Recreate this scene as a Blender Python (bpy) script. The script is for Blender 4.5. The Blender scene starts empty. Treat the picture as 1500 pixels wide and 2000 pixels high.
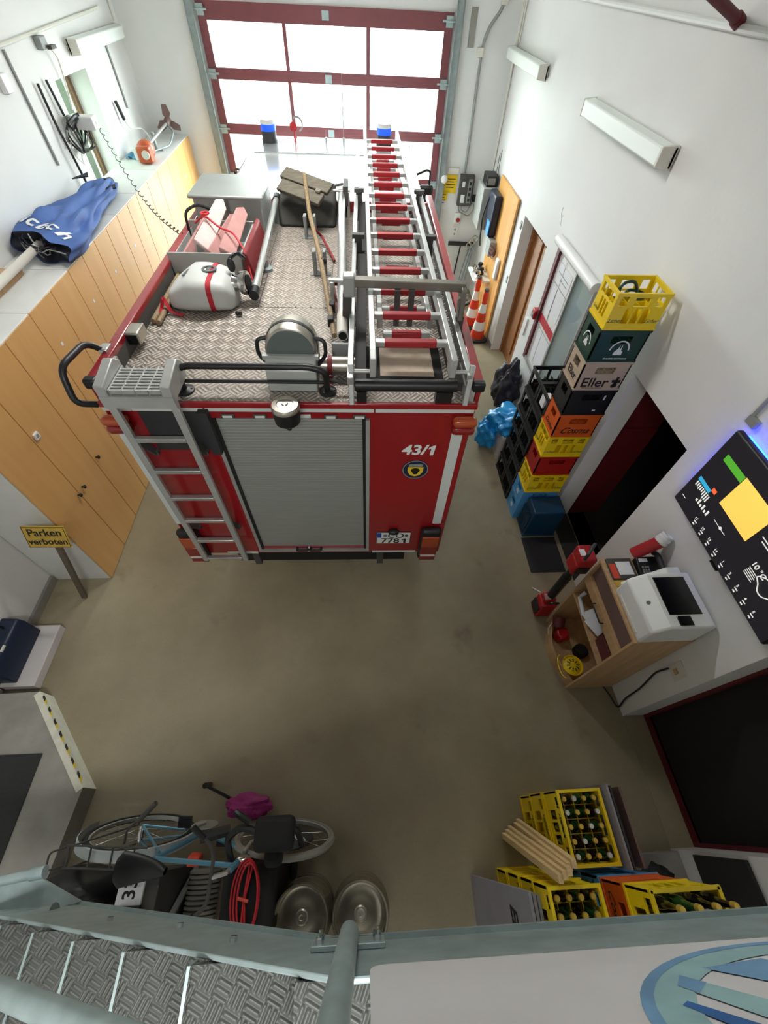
SKY, FILL, FILL2, EXPO, SCR = 19.0, 52.0, 50.0, .96, .43
import bpy, bmesh, math, random
from mathutils import Vector, Matrix, Euler
rnd = random.Random(7)
SC = bpy.context.scene
COL = SC.collection
PI = math.pi
R = math.radians

# ------------------------------------------------------------------ materials
def lin(h):
    h = h.lstrip('#')
    o = []
    for i in (0, 2, 4):
        c = int(h[i:i+2], 16) / 255
        o.append(c / 12.92 if c <= .04045 else ((c + .055) / 1.055) ** 2.4)
    return (*o, 1)

def mat(name, hexc, rough=.5, metal=0.0, var=0.0, scale=6.0, bump=0.0, bscale=40.0, coat=0.0, alpha=None, stretch=None, spec=.5, hex2=None):
    m = bpy.data.materials.new(name); m.use_nodes = True
    nt = m.node_tree; N = nt.nodes; L = nt.links
    b = N['Principled BSDF']
    b.inputs['Base Color'].default_value = lin(hexc)
    b.inputs['Roughness'].default_value = rough
    b.inputs['Metallic'].default_value = metal
    b.inputs['Coat Weight'].default_value = coat
    b.inputs['Specular IOR Level'].default_value = spec
    if var or bump or hex2:
        tc = N.new('ShaderNodeTexCoord')
        mp = N.new('ShaderNodeMapping'); L.new(tc.outputs['Object'], mp.inputs[0])
        if stretch: mp.inputs['Scale'].default_value = stretch
    if var or hex2:
        n = N.new('ShaderNodeTexNoise'); n.inputs['Scale'].default_value = scale; n.inputs['Detail'].default_value = 5
        L.new(mp.outputs[0], n.inputs['Vector'])
        cr = N.new('ShaderNodeValToRGB'); L.new(n.outputs['Fac'], cr.inputs[0])
        c = lin(hexc)
        e = cr.color_ramp.elements
        e[0].position = .3; e[1].position = .7
        if hex2:
            e[0].color = lin(hex2); e[1].color = c
        else:
            e[0].color = (c[0]*(1-var), c[1]*(1-var), c[2]*(1-var), 1)
            e[1].color = (min(1, c[0]*(1+var)), min(1, c[1]*(1+var)), min(1, c[2]*(1+var)), 1)
        L.new(cr.outputs[0], b.inputs['Base Color'])
    if bump:
        n2 = N.new('ShaderNodeTexNoise'); n2.inputs['Scale'].default_value = bscale; n2.inputs['Detail'].default_value = 4
        L.new(mp.outputs[0], n2.inputs['Vector'])
        bp = N.new('ShaderNodeBump'); bp.inputs['Strength'].default_value = bump; bp.inputs['Distance'].default_value = .01
        L.new(n2.outputs['Fac'], bp.inputs['Height']); L.new(bp.outputs[0], b.inputs['Normal'])
    return m

def mat_emit(name, hexc, s):
    m = mat(name, hexc, .5)
    b = m.node_tree.nodes['Principled BSDF']
    b.inputs['Emission Color'].default_value = lin(hexc)
    b.inputs['Emission Strength'].default_value = s
    return m

def mat_glass(name, hexc='#ffffff', refl=.08, tint=None):
    m = bpy.data.materials.new(name); m.use_nodes = True
    nt = m.node_tree; N = nt.nodes; L = nt.links
    N.remove(N['Principled BSDF'])
    out = N['Material Output']
    t = N.new('ShaderNodeBsdfTransparent'); t.inputs[0].default_value = lin(hexc)
    g = N.new('ShaderNodeBsdfGlossy'); g.inputs['Roughness'].default_value = .03
    lw = N.new('ShaderNodeLayerWeight'); lw.inputs['Blend'].default_value = .5
    pw = N.new('ShaderNodeMath'); pw.operation = 'POWER'; L.new(lw.outputs['Facing'], pw.inputs[0]); pw.inputs[1].default_value = 4
    fr = N.new('ShaderNodeMath'); fr.operation = 'MULTIPLY_ADD'; L.new(pw.outputs[0], fr.inputs[0]); fr.inputs[1].default_value = .5; fr.inputs[2].default_value = .035
    mx = N.new('ShaderNodeMixShader')
    L.new(fr.outputs[0], mx.inputs[0]); L.new(t.outputs[0], mx.inputs[1]); L.new(g.outputs[0], mx.inputs[2])
    L.new(mx.outputs[0], out.inputs['Surface'])
    return m

def mat_wood(name, c1, c2, rough=.45, scale=3.0, stretch=(14, 14, 1), bump=.03):
    m = mat(name, c1, rough, var=.0, hex2=c2, scale=scale, stretch=stretch)
    return m

def mat_tread(name, cbase, cbar, cell=.075, metal=.75, rough=.45, rot=45):
    """aluminium checker plate: groups of raised bars set alternately at right angles"""
    m = bpy.data.materials.new(name); m.use_nodes = True
    nt = m.node_tree; N = nt.nodes; L = nt.links
    b = N['Principled BSDF']
    tc = N.new('ShaderNodeTexCoord'); mp = N.new('ShaderNodeMapping')
    L.new(tc.outputs['Object'], mp.inputs[0])
    mp.inputs['Scale'].default_value = (1/cell,)*3
    mp.inputs['Rotation'].default_value = (0, 0, R(rot))
    sp = N.new('ShaderNodeSeparateXYZ'); L.new(mp.outputs[0], sp.inputs[0])
    def M(op, a, c=None, d=None):
        n = N.new('ShaderNodeMath'); n.operation = op
        for i, v in enumerate((a, c, d)):
            if v is None: continue
            if isinstance(v, (int, float)): n.inputs[i].default_value = v
            else: L.new(v, n.inputs[i])
        return n.outputs[0]
    x, y = sp.outputs[0], sp.outputs[1]
    fx, fy = M('FRACT', x), M('FRACT', y)
    par = M('FLOORED_MODULO', M('ADD', M('FLOOR', x), M('FLOOR', y)), 2)
    u = M('ADD', M('MULTIPLY', fx, par), M('MULTIPLY', fy, M('SUBTRACT', 1, par)))   # across the bars
    v = M('ADD', M('MULTIPLY', fy, par), M('MULTIPLY', fx, M('SUBTRACT', 1, par)))   # along the bars
    s = M('SINE', M('MULTIPLY', u, 2*PI*3))
    s = M('MULTIPLY', M('ADD', s, 1), .5)
    edge = M('MULTIPLY', M('SMOOTH_MIN', M('MULTIPLY', v, 8), 1, .2), M('SMOOTH_MIN', M('MULTIPLY', M('SUBTRACT', 1, v), 8), 1, .2))
    h = M('MULTIPLY', s, edge)
    bp = N.new('ShaderNodeBump'); bp.inputs['Strength'].default_value = .9; bp.inputs['Distance'].default_value = .006
    L.new(h, bp.inputs['Height']); L.new(bp.outputs[0], b.inputs['Normal'])
    mix = N.new('ShaderNodeMix'); mix.data_type = 'RGBA'
    L.new(h, mix.inputs[0]); mix.inputs[6].default_value = lin(cbase); mix.inputs[7].default_value = lin(cbar)
    ns = N.new('ShaderNodeTexNoise'); ns.inputs['Scale'].default_value = 3; ns.inputs['Detail'].default_value = 4
    L.new(tc.outputs['Object'], ns.inputs['Vector'])
    cr = N.new('ShaderNodeValToRGB'); cr.color_ramp.elements[0].color = (.75, .73, .70, 1); cr.color_ramp.elements[1].color = (1.05, 1.05, 1.05, 1)
    L.new(ns.outputs['Fac'], cr.inputs[0])
    mu = N.new('ShaderNodeMix'); mu.data_type = 'RGBA'; mu.blend_type = 'MULTIPLY'; mu.inputs[0].default_value = 1
    L.new(mix.outputs[2], mu.inputs[6]); L.new(cr.outputs[0], mu.inputs[7])
    L.new(mu.outputs[2], b.inputs['Base Color'])
    b.inputs['Metallic'].default_value = metal; b.inputs['Roughness'].default_value = rough
    return m

def mat_floor():
    m = bpy.data.materials.new('painted_concrete'); m.use_nodes = True
    nt = m.node_tree; N = nt.nodes; L = nt.links
    b = N['Principled BSDF']
    tc = N.new('ShaderNodeTexCoord')
    n1 = N.new('ShaderNodeTexNoise'); n1.inputs['Scale'].default_value = .8; n1.inputs['Detail'].default_value = 8; n1.inputs['Roughness'].default_value = .6
    n2 = N.new('ShaderNodeTexNoise'); n2.inputs['Scale'].default_value = 2.3; n2.inputs['Detail'].default_value = 3
    n3 = N.new('ShaderNodeTexNoise'); n3.inputs['Scale'].default_value = 60; n3.inputs['Detail'].default_value = 2
    for n in (n1, n2, n3): L.new(tc.outputs['Object'], n.inputs['Vector'])
    cr = N.new('ShaderNodeValToRGB'); e = cr.color_ramp.elements
    e[0].position = .3; e[0].color = lin('#857b63'); e[1].position = .72; e[1].color = lin('#a89e84')
    L.new(n1.outputs['Fac'], cr.inputs[0])
    c2 = N.new('ShaderNodeValToRGB'); e = c2.color_ramp.elements      # stains
    e[0].position = .24; e[0].color = (.62, .60, .58, 1); e[1].position = .37; e[1].color = (1, 1, 1, 1)
    L.new(n2.outputs['Fac'], c2.inputs[0])
    c3 = N.new('ShaderNodeValToRGB'); e = c3.color_ramp.elements
    e[0].position = .3; e[0].color = (.93, .93, .93, 1); e[1].position = .7; e[1].color = (1, 1, 1, 1)
    L.new(n3.outputs['Fac'], c3.inputs[0])
    prev = cr.outputs[0]
    for c in (c2, c3):
        mu = N.new('ShaderNodeMix'); mu.data_type = 'RGBA'; mu.blend_type = 'MULTIPLY'; mu.inputs[0].default_value = 1
        L.new(prev, mu.inputs[6]); L.new(c.outputs[0], mu.inputs[7]); prev = mu.outputs[2]
    L.new(prev, b.inputs['Base Color'])
    b.inputs['Roughness'].default_value = .42; b.inputs['Specular IOR Level'].default_value = .45
    bp = N.new('ShaderNodeBump'); bp.inputs['Strength'].default_value = .06; bp.inputs['Distance'].default_value = .01
    L.new(n3.outputs['Fac'], bp.inputs['Height']); L.new(bp.outputs[0], b.inputs['Normal'])
    return m

def mat_wall(name, hexc):
    m = mat(name, hexc, .85, var=.035, scale=1.2, bump=.12, bscale=25)
    return m

M = {}
M['floor'] = mat_floor()
M['wall'] = mat_wall('white_plaster', '#d9dad8')
M['ceil'] = mat_wall('ceiling_plaster', '#dcdcda')
M['base'] = mat('grey_skirting', '#8d8a82', .6, var=.1)
M['white'] = mat('white_plastic', '#dadcda', .45)
M['offwhite'] = mat('cream_plastic', '#cfcdc3', .5)
M['lamp'] = mat('lamp_housing', '#dde4df', .4)
M['red'] = mat('red_paint', '#8c131b', .28, coat=.6, var=.04, scale=2)
M['redmatt'] = mat('red_lacquer', '#9c2026', .5, var=.08)
M['gatered'] = mat('gate_red', '#6f3a3e', .45, var=.06)
M['darkred'] = mat('dark_red', '#5a1015', .6, var=.1)
M['maroon'] = mat('maroon_frame', '#5b1f27', .5)
M['alu'] = mat('aluminium', '#c9cbc9', .38, .85, var=.06, scale=9)
M['alum'] = mat('matt_aluminium', '#b4b6b3', .5, .55, var=.07, scale=8)
M['shut'] = mat('shutter_aluminium', '#a9aeaa', .42, .6, var=.05, scale=3, stretch=(1, 1, 20))
M['galv'] = mat('galvanised_steel', '#9fb0b0', .48, .45, var=.13, scale=14, bump=.06, bscale=30)
M['galvd'] = mat('galvanised_dull', '#8b9696', .55, .4, var=.14, scale=12, bump=.08, bscale=30)
M['steel'] = mat('stainless_steel', '#b9b4a8', .28, .9, var=.08, scale=6)
M['keg'] = mat('keg_steel', '#a39c8c', .27, .85, var=.2, scale=8)
M['chrome'] = mat('chrome', '#d8d8d8', .15, 1)
M['tread'] = mat_tread('checker_plate', '#978f86', '#c6bdb3', metal=.45, rough=.5)
M['tread2'] = mat_tread('galvanised_checker', '#5b5e5b', '#6d716e', cell=.042, metal=.3, rough=.6, rot=25)
M['bedplate'] = mat('sanded_plate', '#c2b09c', .75, var=.06, scale=30)
M['black'] = mat('black_plastic', '#17181a', .42)
M['rubber'] = mat('black_rubber', '#141414', .8, bump=.1)
M['charcoal'] = mat('charcoal_plastic', '#2c2e30', .55, var=.08)
M['dgrey'] = mat('dark_grey_metal', '#4c4b48', .6, .2, var=.12)
M['grey'] = mat('grey_paint', '#8d918f', .5, .1, var=.05)
M['lgrey'] = mat('light_grey_paint', '#b0b4b1', .45, .2, var=.04)
M['wallboard'] = mat('black_board', '#1d1d1d', .8)
M['stripe'] = mat('reflective_stripe', '#c3c9c6', .4)
M['orange'] = mat('orange_lens', '#a3421a', .22, coat=.5)
M['redlens'] = mat('red_lens', '#7e0f12', .2, coat=.5)
M['blue'] = mat_emit('blue_beacon_lens', '#0a4fe6', .35)
M['clear'] = mat('clear_lens', '#cfd0cc', .2)
M['cabwhite'] = mat('white_gloss', '#e8eaec', .12, coat=.8)
M['cabinet'] = mat_wood('beech_veneer', '#d0a468', '#c79a5d', .42, 1.6, (5, 5, .5))
M['cabwood2'] = mat_wood('beech_edge', '#c4a37b', '#b39067', .5, 3, (8, 8, 1))
M['door'] = mat_wood('pine_board', '#d6a154', '#c48b40', .5, 2, (10, 10, .8))
M['doorbrown'] = mat_wood('brown_door', '#9a6637', '#7d4e28', .45, 3, (12, 12, .6))
M['windowwood'] = mat_wood('window_wood', '#7d5c43', '#674732', .5, 3, (12, 12, 1))
M['batten'] = mat_wood('spruce', '#d9bf8f', '#c6a671', .65, 4, (20, 20, 1.5))
M['oldwood'] = mat_wood('worn_handle', '#9c8764', '#6f5d43', .65, 5, (14, 14, 1.5))
M['greywood'] = mat_wood('grey_plank', '#6c6658', '#565145', .8, 4, (3, 12, 12))
M['cabtop'] = mat('melamine_white', '#d3d5d2', .5, var=.03)
M['yellow'] = mat('yellow_crate', '#e6c814', .42)
M['green'] = mat('green_crate', '#103a2c', .42)
M['beige'] = mat('beige_crate', '#b5a48d', .5)
M['ocrate'] = mat('orange_crate', '#cf5a1c', .45)
M['rcrate'] = mat('red_crate', '#a51a16', .45)
M['bcrate'] = mat('light_blue_crate', '#4f9ad0', .42)
M['dbcrate'] = mat('dark_blue_bin', '#123e5c', .42)
M['blcrate'] = mat('black_crate', '#1a1b1c', .4)
M['ink'] = mat('black_ink', '#14130f', .6)
M['inkw'] = mat('white_print', '#d8dcda', .5)
M['inkg'] = mat('green_print', '#2c5a3a', .5)
M['paper'] = mat('paper', '#dcdee2', .7)
M['yellowpaper'] = mat('yellow_sheet', '#e8c51a', .6)
M['conered'] = mat('cone_orange_red', '#d83a1c', .45)
M['conewhite'] = mat('cone_white', '#e6e6e4', .35)
M['blueBag'] = mat('blue_film', '#1f93d6', .3, var=.1, bump=.2, bscale=12)
M['blackBag'] = mat('black_cloth', '#1f1b26', .6, var=.2, bump=.3, bscale=18)
M['navy'] = mat('navy_plastic', '#16233a', .42)
M['parasol'] = mat('blue_canvas', '#3f5f9c', .75, var=.12, scale=4, bump=.12, bscale=14)
M['parasoldark'] = mat('dark_canvas', '#1b1d2b', .7, var=.15)
M['concrete'] = mat('concrete', '#8e8c84', .8, var=.14, scale=5, bump=.15, bscale=30)
M['concretel'] = mat('painted_edge', '#cfcdbd', .75, var=.1, scale=10, bump=.1)
M['mat'] = mat('rubber_mat', '#2b2b2b', .9, var=.12, scale=60, bump=.3, bscale=200)
M['dark'] = mat('shade_dark_room', '#1a1716', .95)  # near-black wall colour holds the shade of the unlit rooms
M['darkfloor'] = mat('shade_dark_floor', '#2c2927', .8)  # shade of the unlit floor put into the colour
M['glass'] = mat_glass('window_glass', '#f6faf8')
M['tint'] = mat_glass('tinted_glass', '#eaf0f0')
M['pane2'] = mat_glass('dull_window_glass', '#a2aca3')
M['stakewood'] = mat_wood('grey_stake', '#6f6454', '#554c40', .7, 4, (18, 18, 1.5))
M['screen'] = mat('black_screen', '#0b0b0d', .18, coat=.4)
M['olive'] = mat('olive_canvas', '#3d3c37', .85, var=.15, bump=.2)
M['pink'] = mat('faded_red_canvas', '#ad807b', .7, var=.12, scale=9, bump=.1)
M['palepink'] = mat('pale_canvas', '#cfb9b4', .7, var=.1, scale=9)
M['sredd'] = mat('dark_red_canvas', '#7d2226', .6, var=.1)
M['webbing'] = mat('red_webbing', '#b61c2c', .6)
M['canister'] = mat('pale_grey_plastic', '#c3c6c1', .45, var=.03)
M['print'] = mat('grey_print', '#5b5f60', .6)
M['fabricstrip'] = mat('dark_strip', '#2a2827', .75)
M['bottleg'] = mat('green_glass', '#1f4a22', .12, coat=.4)
M['bottleb'] = mat('brown_glass', '#2a1c0c', .12, coat=.4)
M['bottlek'] = mat('dark_glass', '#0e1010', .1, coat=.5)
M['capgold'] = mat('gold_cap', '#cfae4a', .35, .5)
M['capsilver'] = mat('silver_cap', '#c9cac6', .3, .6)
M['label'] = mat('paper_label', '#c8d2d2', .6)
M['tire'] = mat('tyre', '#191919', .75, bump=.1, bscale=60)
M['tirewhite'] = mat('pale_tyre', '#b8c0c0', .55, var=.1)
M['bikeblue'] = mat('pale_blue_paint', '#5c93ab', .35, .2)
M['magenta'] = mat('magenta_cloth', '#9b2473', .6)
M['coral'] = mat('coral_plastic', '#d0452c', .5)
M['redcord'] = mat('red_cord', '#c0262f', .55)
M['hose'] = mat('grey_hose', '#8a897f', .6, var=.08)
M['fadedboard'] = mat('grey_board', '#8a8990', .6, var=.1, scale=5)
M['panel'] = mat('pale_panel', '#c9c5c4', .75, var=.05, scale=3, bump=.05)
M['logo1'] = mat('faded_blue', '#6d93b4', .7, var=.18, scale=8)
M['logo2'] = mat('pale_teal', '#8fb0b2', .7, var=.15, scale=8)
M['logo3'] = mat('deep_blue', '#31619a', .7, var=.2, scale=8)
M['grass'] = mat('hedge_leaf', '#54594f', .9, var=.3, scale=2)
M['lawn'] = mat('lawn', '#1d241a', .95, var=.3, scale=1)
M['asphalt'] = mat('forecourt', '#b8b8b6', .9)
M['toolred'] = mat('tool_red', '#a5161f', .35)
M['signyellow'] = mat('sign_yellow', '#c3a13e', .6, var=.15, scale=9, bump=.1)
M['propbrown'] = mat('brown_propeller', '#6d5550', .45)
M['trimorange'] = mat('tool_orange', '#b4532c', .4)
M['bluecloth'] = mat('blue_cloth', '#4f8fb3', .7)
M['scrgreen'] = mat_emit('screen_green', '#4a9a2c', SCR)
M['scryellow'] = mat_emit('screen_yellow', '#e8c257', SCR)
M['scrcyan'] = mat_emit('screen_cyan', '#2f9cc4', SCR)
M['scrcoral'] = mat_emit('screen_coral', '#e85f3a', SCR)
M['scrwhite'] = mat_emit('screen_white', '#d8d8d4', SCR*.9)
M['led'] = mat_emit('blue_led', '#1030ff', 17)
M['panelglow'] = mat_emit('lit_black_screen', '#17161a', .5)
M['plateblue'] = mat('plate_blue', '#1a3fa0', .4)
M['crest'] = mat('crest_yellow', '#d8b92c', .5)
M['bronze'] = mat('bronze_grey_metal', '#7b776d', .45, .4, var=.08)
M['facegrey'] = mat('dark_face_grey', '#5f6966', .4)
M['grille'] = mat('grille_alu', '#b9b9b6', .45, .6)

# ------------------------------------------------------------------ mesh builder
OFF = [Vector((0, 0, 0))]                                   # the base point of the thing being built
class B:
    def __init__(s): s.bm = bmesh.new()
    def v(s, p): return s.bm.verts.new(p)
    def f(s, vs):
        try: return s.bm.faces.new(vs)
        except ValueError: return None
    def bx(s, x0, x1, y0, y1, z0, z1, mt=None):
        x0, x1 = min(x0, x1), max(x0, x1); y0, y1 = min(y0, y1), max(y0, y1); z0, z1 = min(z0, z1), max(z0, z1)
        P = [(x0,y0,z0),(x1,y0,z0),(x1,y1,z0),(x0,y1,z0),(x0,y0,z1),(x1,y0,z1),(x1,y1,z1),(x0,y1,z1)]
        if mt is not None: P = [tuple(mt @ Vector(p)) for p in P]
        V = [s.v(p) for p in P]
        for q in ((3,2,1,0),(4,5,6,7),(0,1,5,4),(1,2,6,5),(2,3,7,6),(3,0,4,7)): s.f([V[i] for i in q])
        return s
    def box(s, c, d, rot=None):
        mt = Matrix.Translation(c)
        if rot is not None: mt = mt @ Euler(rot).to_matrix().to_4x4()
        return s.bx(-d[0]/2, d[0]/2, -d[1]/2, d[1]/2, -d[2]/2, d[2]/2, mt)
    def beam(s, p0, p1, w, h, up=(0, 0, 1)):
        """rectangular bar from p0 to p1"""
        p0, p1 = Vector(p0), Vector(p1); d = p1 - p0
        y = d.normalized(); u = Vector(up)
        if abs(y.dot(u)) > .98: u = Vector((0, 1, 0)) if abs(y.y) < .9 else Vector((1, 0, 0))
        x = y.cross(u).normalized(); z = x.cross(y)
        mt = Matrix((x, y, z)).transposed().to_4x4(); mt.translation = p0
        return s.bx(-w/2, w/2, 0, d.length, -h/2, h/2, mt)
    def ring(s, c, x, y, r, n): return [s.v(c + x*(r*math.cos(2*PI*i/n)) + y*(r*math.sin(2*PI*i/n))) for i in range(n)]
    def tube(s, pts, r, n=8, closed=False, cap=True):
        pts = [Vector(p) for p in pts]; k = len(pts); rr = r if isinstance(r, (list, tuple)) else [r]*k
        T = []
        for i in range(k):
            a = pts[(i-1) % k] if (closed or i > 0) else pts[i]
            b = pts[(i+1) % k] if (closed or i < k-1) else pts[i]
            t = b - a
            T.append(t.normalized() if t.length > 1e-9 else Vector((0, 0, 1)))
        u = Vector((0, 0, 1)) if abs(T[0].z) < .9 else Vector((1, 0, 0))
        x = T[0].cross(u).normalized(); rings = []
        for i in range(k):
            x = (x - T[i]*x.dot(T[i]))
            x = x.normalized() if x.length > 1e-6 else T[i].orthogonal().normalized()
            y = T[i].cross(x)
            rings.append(s.ring(pts[i], x, y, rr[i], n))
        m = k if closed else k-1
        for i in range(m):
            a, b = rings[i], rings[(i+1) % k]
            for j in range(n): s.f([a[j], a[(j+1) % n], b[(j+1) % n], b[j]])
        if cap and not closed: s.f(rings[0][::-1]); s.f(rings[-1])
        return s
    def cyl(s, p0, p1, r, r2=None, n=20): return s.tube([p0, p1], [r, r if r2 is None else r2], n)
    def lathe(s, prof, o=(0, 0, 0), ax=(0, 0, 1), n=28):
        o = Vector(o); z = Vector(ax).normalized(); x = z.orthogonal().normalized(); y = z.cross(x); rings = []
        for r_, h in prof:
            c = o + z*h
            rings.append([s.v(c)] if r_ < 1e-6 else s.ring(c, x, y, r_, n))
        for a, b in zip(rings, rings[1:]):
            for j in range(n):
                q = [a[j % len(a)], a[(j+1) % len(a)], b[(j+1) % len(b)], b[j % len(b)]]
                q2 = []
                for w in q:
                    if w not in q2: q2.append(w)
                if len(q2) > 2: s.f(q2)
        if len(prof) > 3 and min(p[0] for p in prof) > 1e-6 and math.hypot(prof[0][0]-prof[-1][0], prof[0][1]-prof[-1][1]) < .0115:      # a closed ring section
            a, b = rings[-1], rings[0]
            if math.hypot(prof[0][0]-prof[-1][0], prof[0][1]-prof[-1][1]) < 1e-5: bmesh.ops.weld_verts(s.bm, targetmap=dict(zip(a, b)))
            else:
                for j in range(n): s.f([a[j], a[(j+1) % n], b[(j+1) % n], b[j]])
            return s
        if len(rings[0]) > 1: s.f(rings[0][::-1])
        if len(rings[-1]) > 1: s.f(rings[-1])
        return s
    def prism(s, poly, ax, a0, a1, mt=None):
        """2-D outline extruded along an axis ('x': poly is y,z; 'y': x,z; 'z': x,y)"""
        def P(p, a):
            q = {'x': (a, p[0], p[1]), 'y': (p[0], a, p[1]), 'z': (p[0], p[1], a)}[ax]
            return tuple(mt @ Vector(q)) if mt is not None else q
        A = [s.v(P(p, a0)) for p in poly]; Bv = [s.v(P(p, a1)) for p in poly]
        n = len(poly)
        s.f(A[::-1]); s.f(Bv)
        for i in range(n): s.f([A[i], A[(i+1) % n], Bv[(i+1) % n], Bv[i]])
        return s
    def sph(s, c, r, sc=(1, 1, 1), n=16, m=10):
        c = Vector(c); prof = []
        rows = []
        for i in range(m+1):
            t = PI*i/m
            if i in (0, m): rows.append([s.v(c + Vector((0, 0, r*sc[2]*math.cos(t))))])
            else: rows.append([s.v(c + Vector((r*sc[0]*math.sin(t)*math.cos(2*PI*j/n), r*sc[1]*math.sin(t)*math.sin(2*PI*j/n), r*sc[2]*math.cos(t)))) for j in range(n)])
        for a, b in zip(rows, rows[1:]):
            for j in range(n):
                q2 = []
                for w in (a[j % len(a)], b[j % len(b)], b[(j+1) % len(b)], a[(j+1) % len(a)]):
                    if w not in q2: q2.append(w)
                if len(q2) > 2: s.f(q2)
        return s
    def grid(s, fn, nu, nv, closed_u=False):
        V = [[s.v(fn(i/(nu if closed_u else nu-1), j/(nv-1))) for i in range(nu)] for j in range(nv)]
        for j in range(nv-1):
            for i in range(nu if closed_u else nu-1):
                s.f([V[j][i], V[j][(i+1) % nu], V[j+1][(i+1) % nu], V[j+1][i]])
        return V
    def wallholes(s, o, u, v, n, W, H, t, holes):
        """a panel W x H, thickness t, with rectangular holes (x0,x1,z0,z1); o origin, u along, v up, n thickness direction"""
        o, u, v, n = Vector(o), Vector(u), Vector(v), Vector(n)
        xs = sorted({0, W, *[h[0] for h in holes], *[h[1] for h in holes]}); zs = sorted({0, H, *[h[2] for h in holes], *[h[3] for h in holes]})
        mt = Matrix((u, n, v)).transposed().to_4x4(); mt.translation = o
        def solid(i, j):
            if i < 0 or j < 0 or i >= len(xs)-1 or j >= len(zs)-1: return False
            cx, cz = (xs[i]+xs[i+1])/2, (zs[j]+zs[j+1])/2
            return not any(h[0] < cx < h[1] and h[2] < cz < h[3] for h in holes)
        vc = {}
        def vert(i, j, k):
            q = (i, j, k)
            if q not in vc: vc[q] = s.v(mt @ Vector((xs[i], k*t, zs[j])))
            return vc[q]
        for i in range(len(xs)-1):
            for j in range(len(zs)-1):
                if not solid(i, j): continue
                s.f([vert(i, j, 0), vert(i+1, j, 0), vert(i+1, j+1, 0), vert(i, j+1, 0)])
                s.f([vert(i, j, 1), vert(i, j+1, 1), vert(i+1, j+1, 1), vert(i+1, j, 1)])
                if not solid(i-1, j): s.f([vert(i, j, 0), vert(i, j+1, 0), vert(i, j+1, 1), vert(i, j, 1)])
                if not solid(i+1, j): s.f([vert(i+1, j, 0), vert(i+1, j, 1), vert(i+1, j+1, 1), vert(i+1, j+1, 0)])
                if not solid(i, j-1): s.f([vert(i, j, 0), vert(i, j, 1), vert(i+1, j, 1), vert(i+1, j, 0)])
                if not solid(i, j+1): s.f([vert(i, j+1, 0), vert(i+1, j+1, 0), vert(i+1, j+1, 1), vert(i, j+1, 1)])
        return s
    def ob(s, name, m, parent=None, bev=0, ang=35, loc=None, rot=None, seg=2, label=None):
        bmesh.ops.recalc_face_normals(s.bm, faces=s.bm.faces[:])
        if OFF[0].length: bmesh.ops.translate(s.bm, verts=s.bm.verts[:], vec=-OFF[0])
        for e in s.bm.edges:
            if len(e.link_faces) == 2: e.smooth = e.calc_face_angle(0) < R(ang)
        for f in s.bm.faces: f.smooth = True
        me = bpy.data.meshes.new(name); s.bm.to_mesh(me); s.bm.free()
        me.materials.append(M[m] if isinstance(m, str) else m)
        o = bpy.data.objects.new(name, me); COL.objects.link(o)
        if parent is not None: o.parent = parent
        if loc: o.location = loc
        if rot: o.rotation_euler = rot
        if bev:
            md = o.modifiers.new('bevel', 'BEVEL'); md.width = bev; md.segments = seg; md.limit_method = 'ANGLE'; md.angle_limit = R(40)
        if label: o['label'] = label
        return o

def tag(o, label, cat, group=None):
    o['label'] = label; o['category'] = cat
    if group: o['group'] = group
    return o
def thing(name, label, cat, loc=(0, 0, 0), rz=0, group=None, rot=None):
    o = bpy.data.objects.new(name, None); o.empty_display_size = .05; COL.objects.link(o)
    o.location = loc; o.rotation_euler = rot if rot else (0, 0, rz)
    return tag(o, label, cat, group)
def struct(o): o['kind'] = 'structure'; return o
def kids(o): return [c for c in COL.objects if c.parent == o]
def dup(root, loc, rz=None, label=None, group=None, rot=None, skip=()):
    r = root.copy(); COL.objects.link(r); r.location = loc
    if rot is not None: r.rotation_euler = rot
    elif rz is not None: r.rotation_euler = (0, 0, rz)
    if label: r['label'] = label
    if group: r['group'] = group
    for ch in kids(root):
        if ch.name.split('.')[0] in skip: continue
        c = ch.copy(); COL.objects.link(c); c.parent = r
        for g in kids(ch):
            d = g.copy(); COL.objects.link(d); d.parent = c
    return r
def text(s, size, m, parent, o, u, v, name='lettering', bold=0.0, shear=0.0, depth=.0008, align='CENTER', sx=1.0):
    """writing lying in the plane through o, reading along u with v up"""
    cu = bpy.data.curves.new(name, 'FONT'); cu.body = s; cu.size = size; cu.extrude = depth; cu.offset = bold*size; cu.shear = shear
    cu.align_x = align; cu.align_y = 'CENTER'
    tmp = bpy.data.objects.new(name, cu); COL.objects.link(tmp)
    dg = bpy.context.evaluated_depsgraph_get(); dg.update()
    me = bpy.data.meshes.new_from_object(tmp.evaluated_get(dg))
    bpy.data.objects.remove(tmp)
    u, v = Vector(u).normalized(), Vector(v).normalized(); n = u.cross(v)
    mt = Matrix((u*sx, v, n)).transposed().to_4x4(); mt.translation = Vector(o) - OFF[0]
    me.transform(mt); me.materials.clear(); me.materials.append(M[m])
    ob = bpy.data.objects.new(name, me); COL.objects.link(ob)
    if parent is not None: ob.parent = parent
    return ob
def arc(c, r, a0, a1, n, ax='xy', z=0):
    P = []
    for i in range(n+1):
        a = a0 + (a1-a0)*i/n; x, y = c[0]+r*math.cos(a), c[1]+r*math.sin(a)
        P.append({'xy': (x, y, z), 'xz': (x, z, y), 'yz': (z, x, y)}[ax])
    return P
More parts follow.
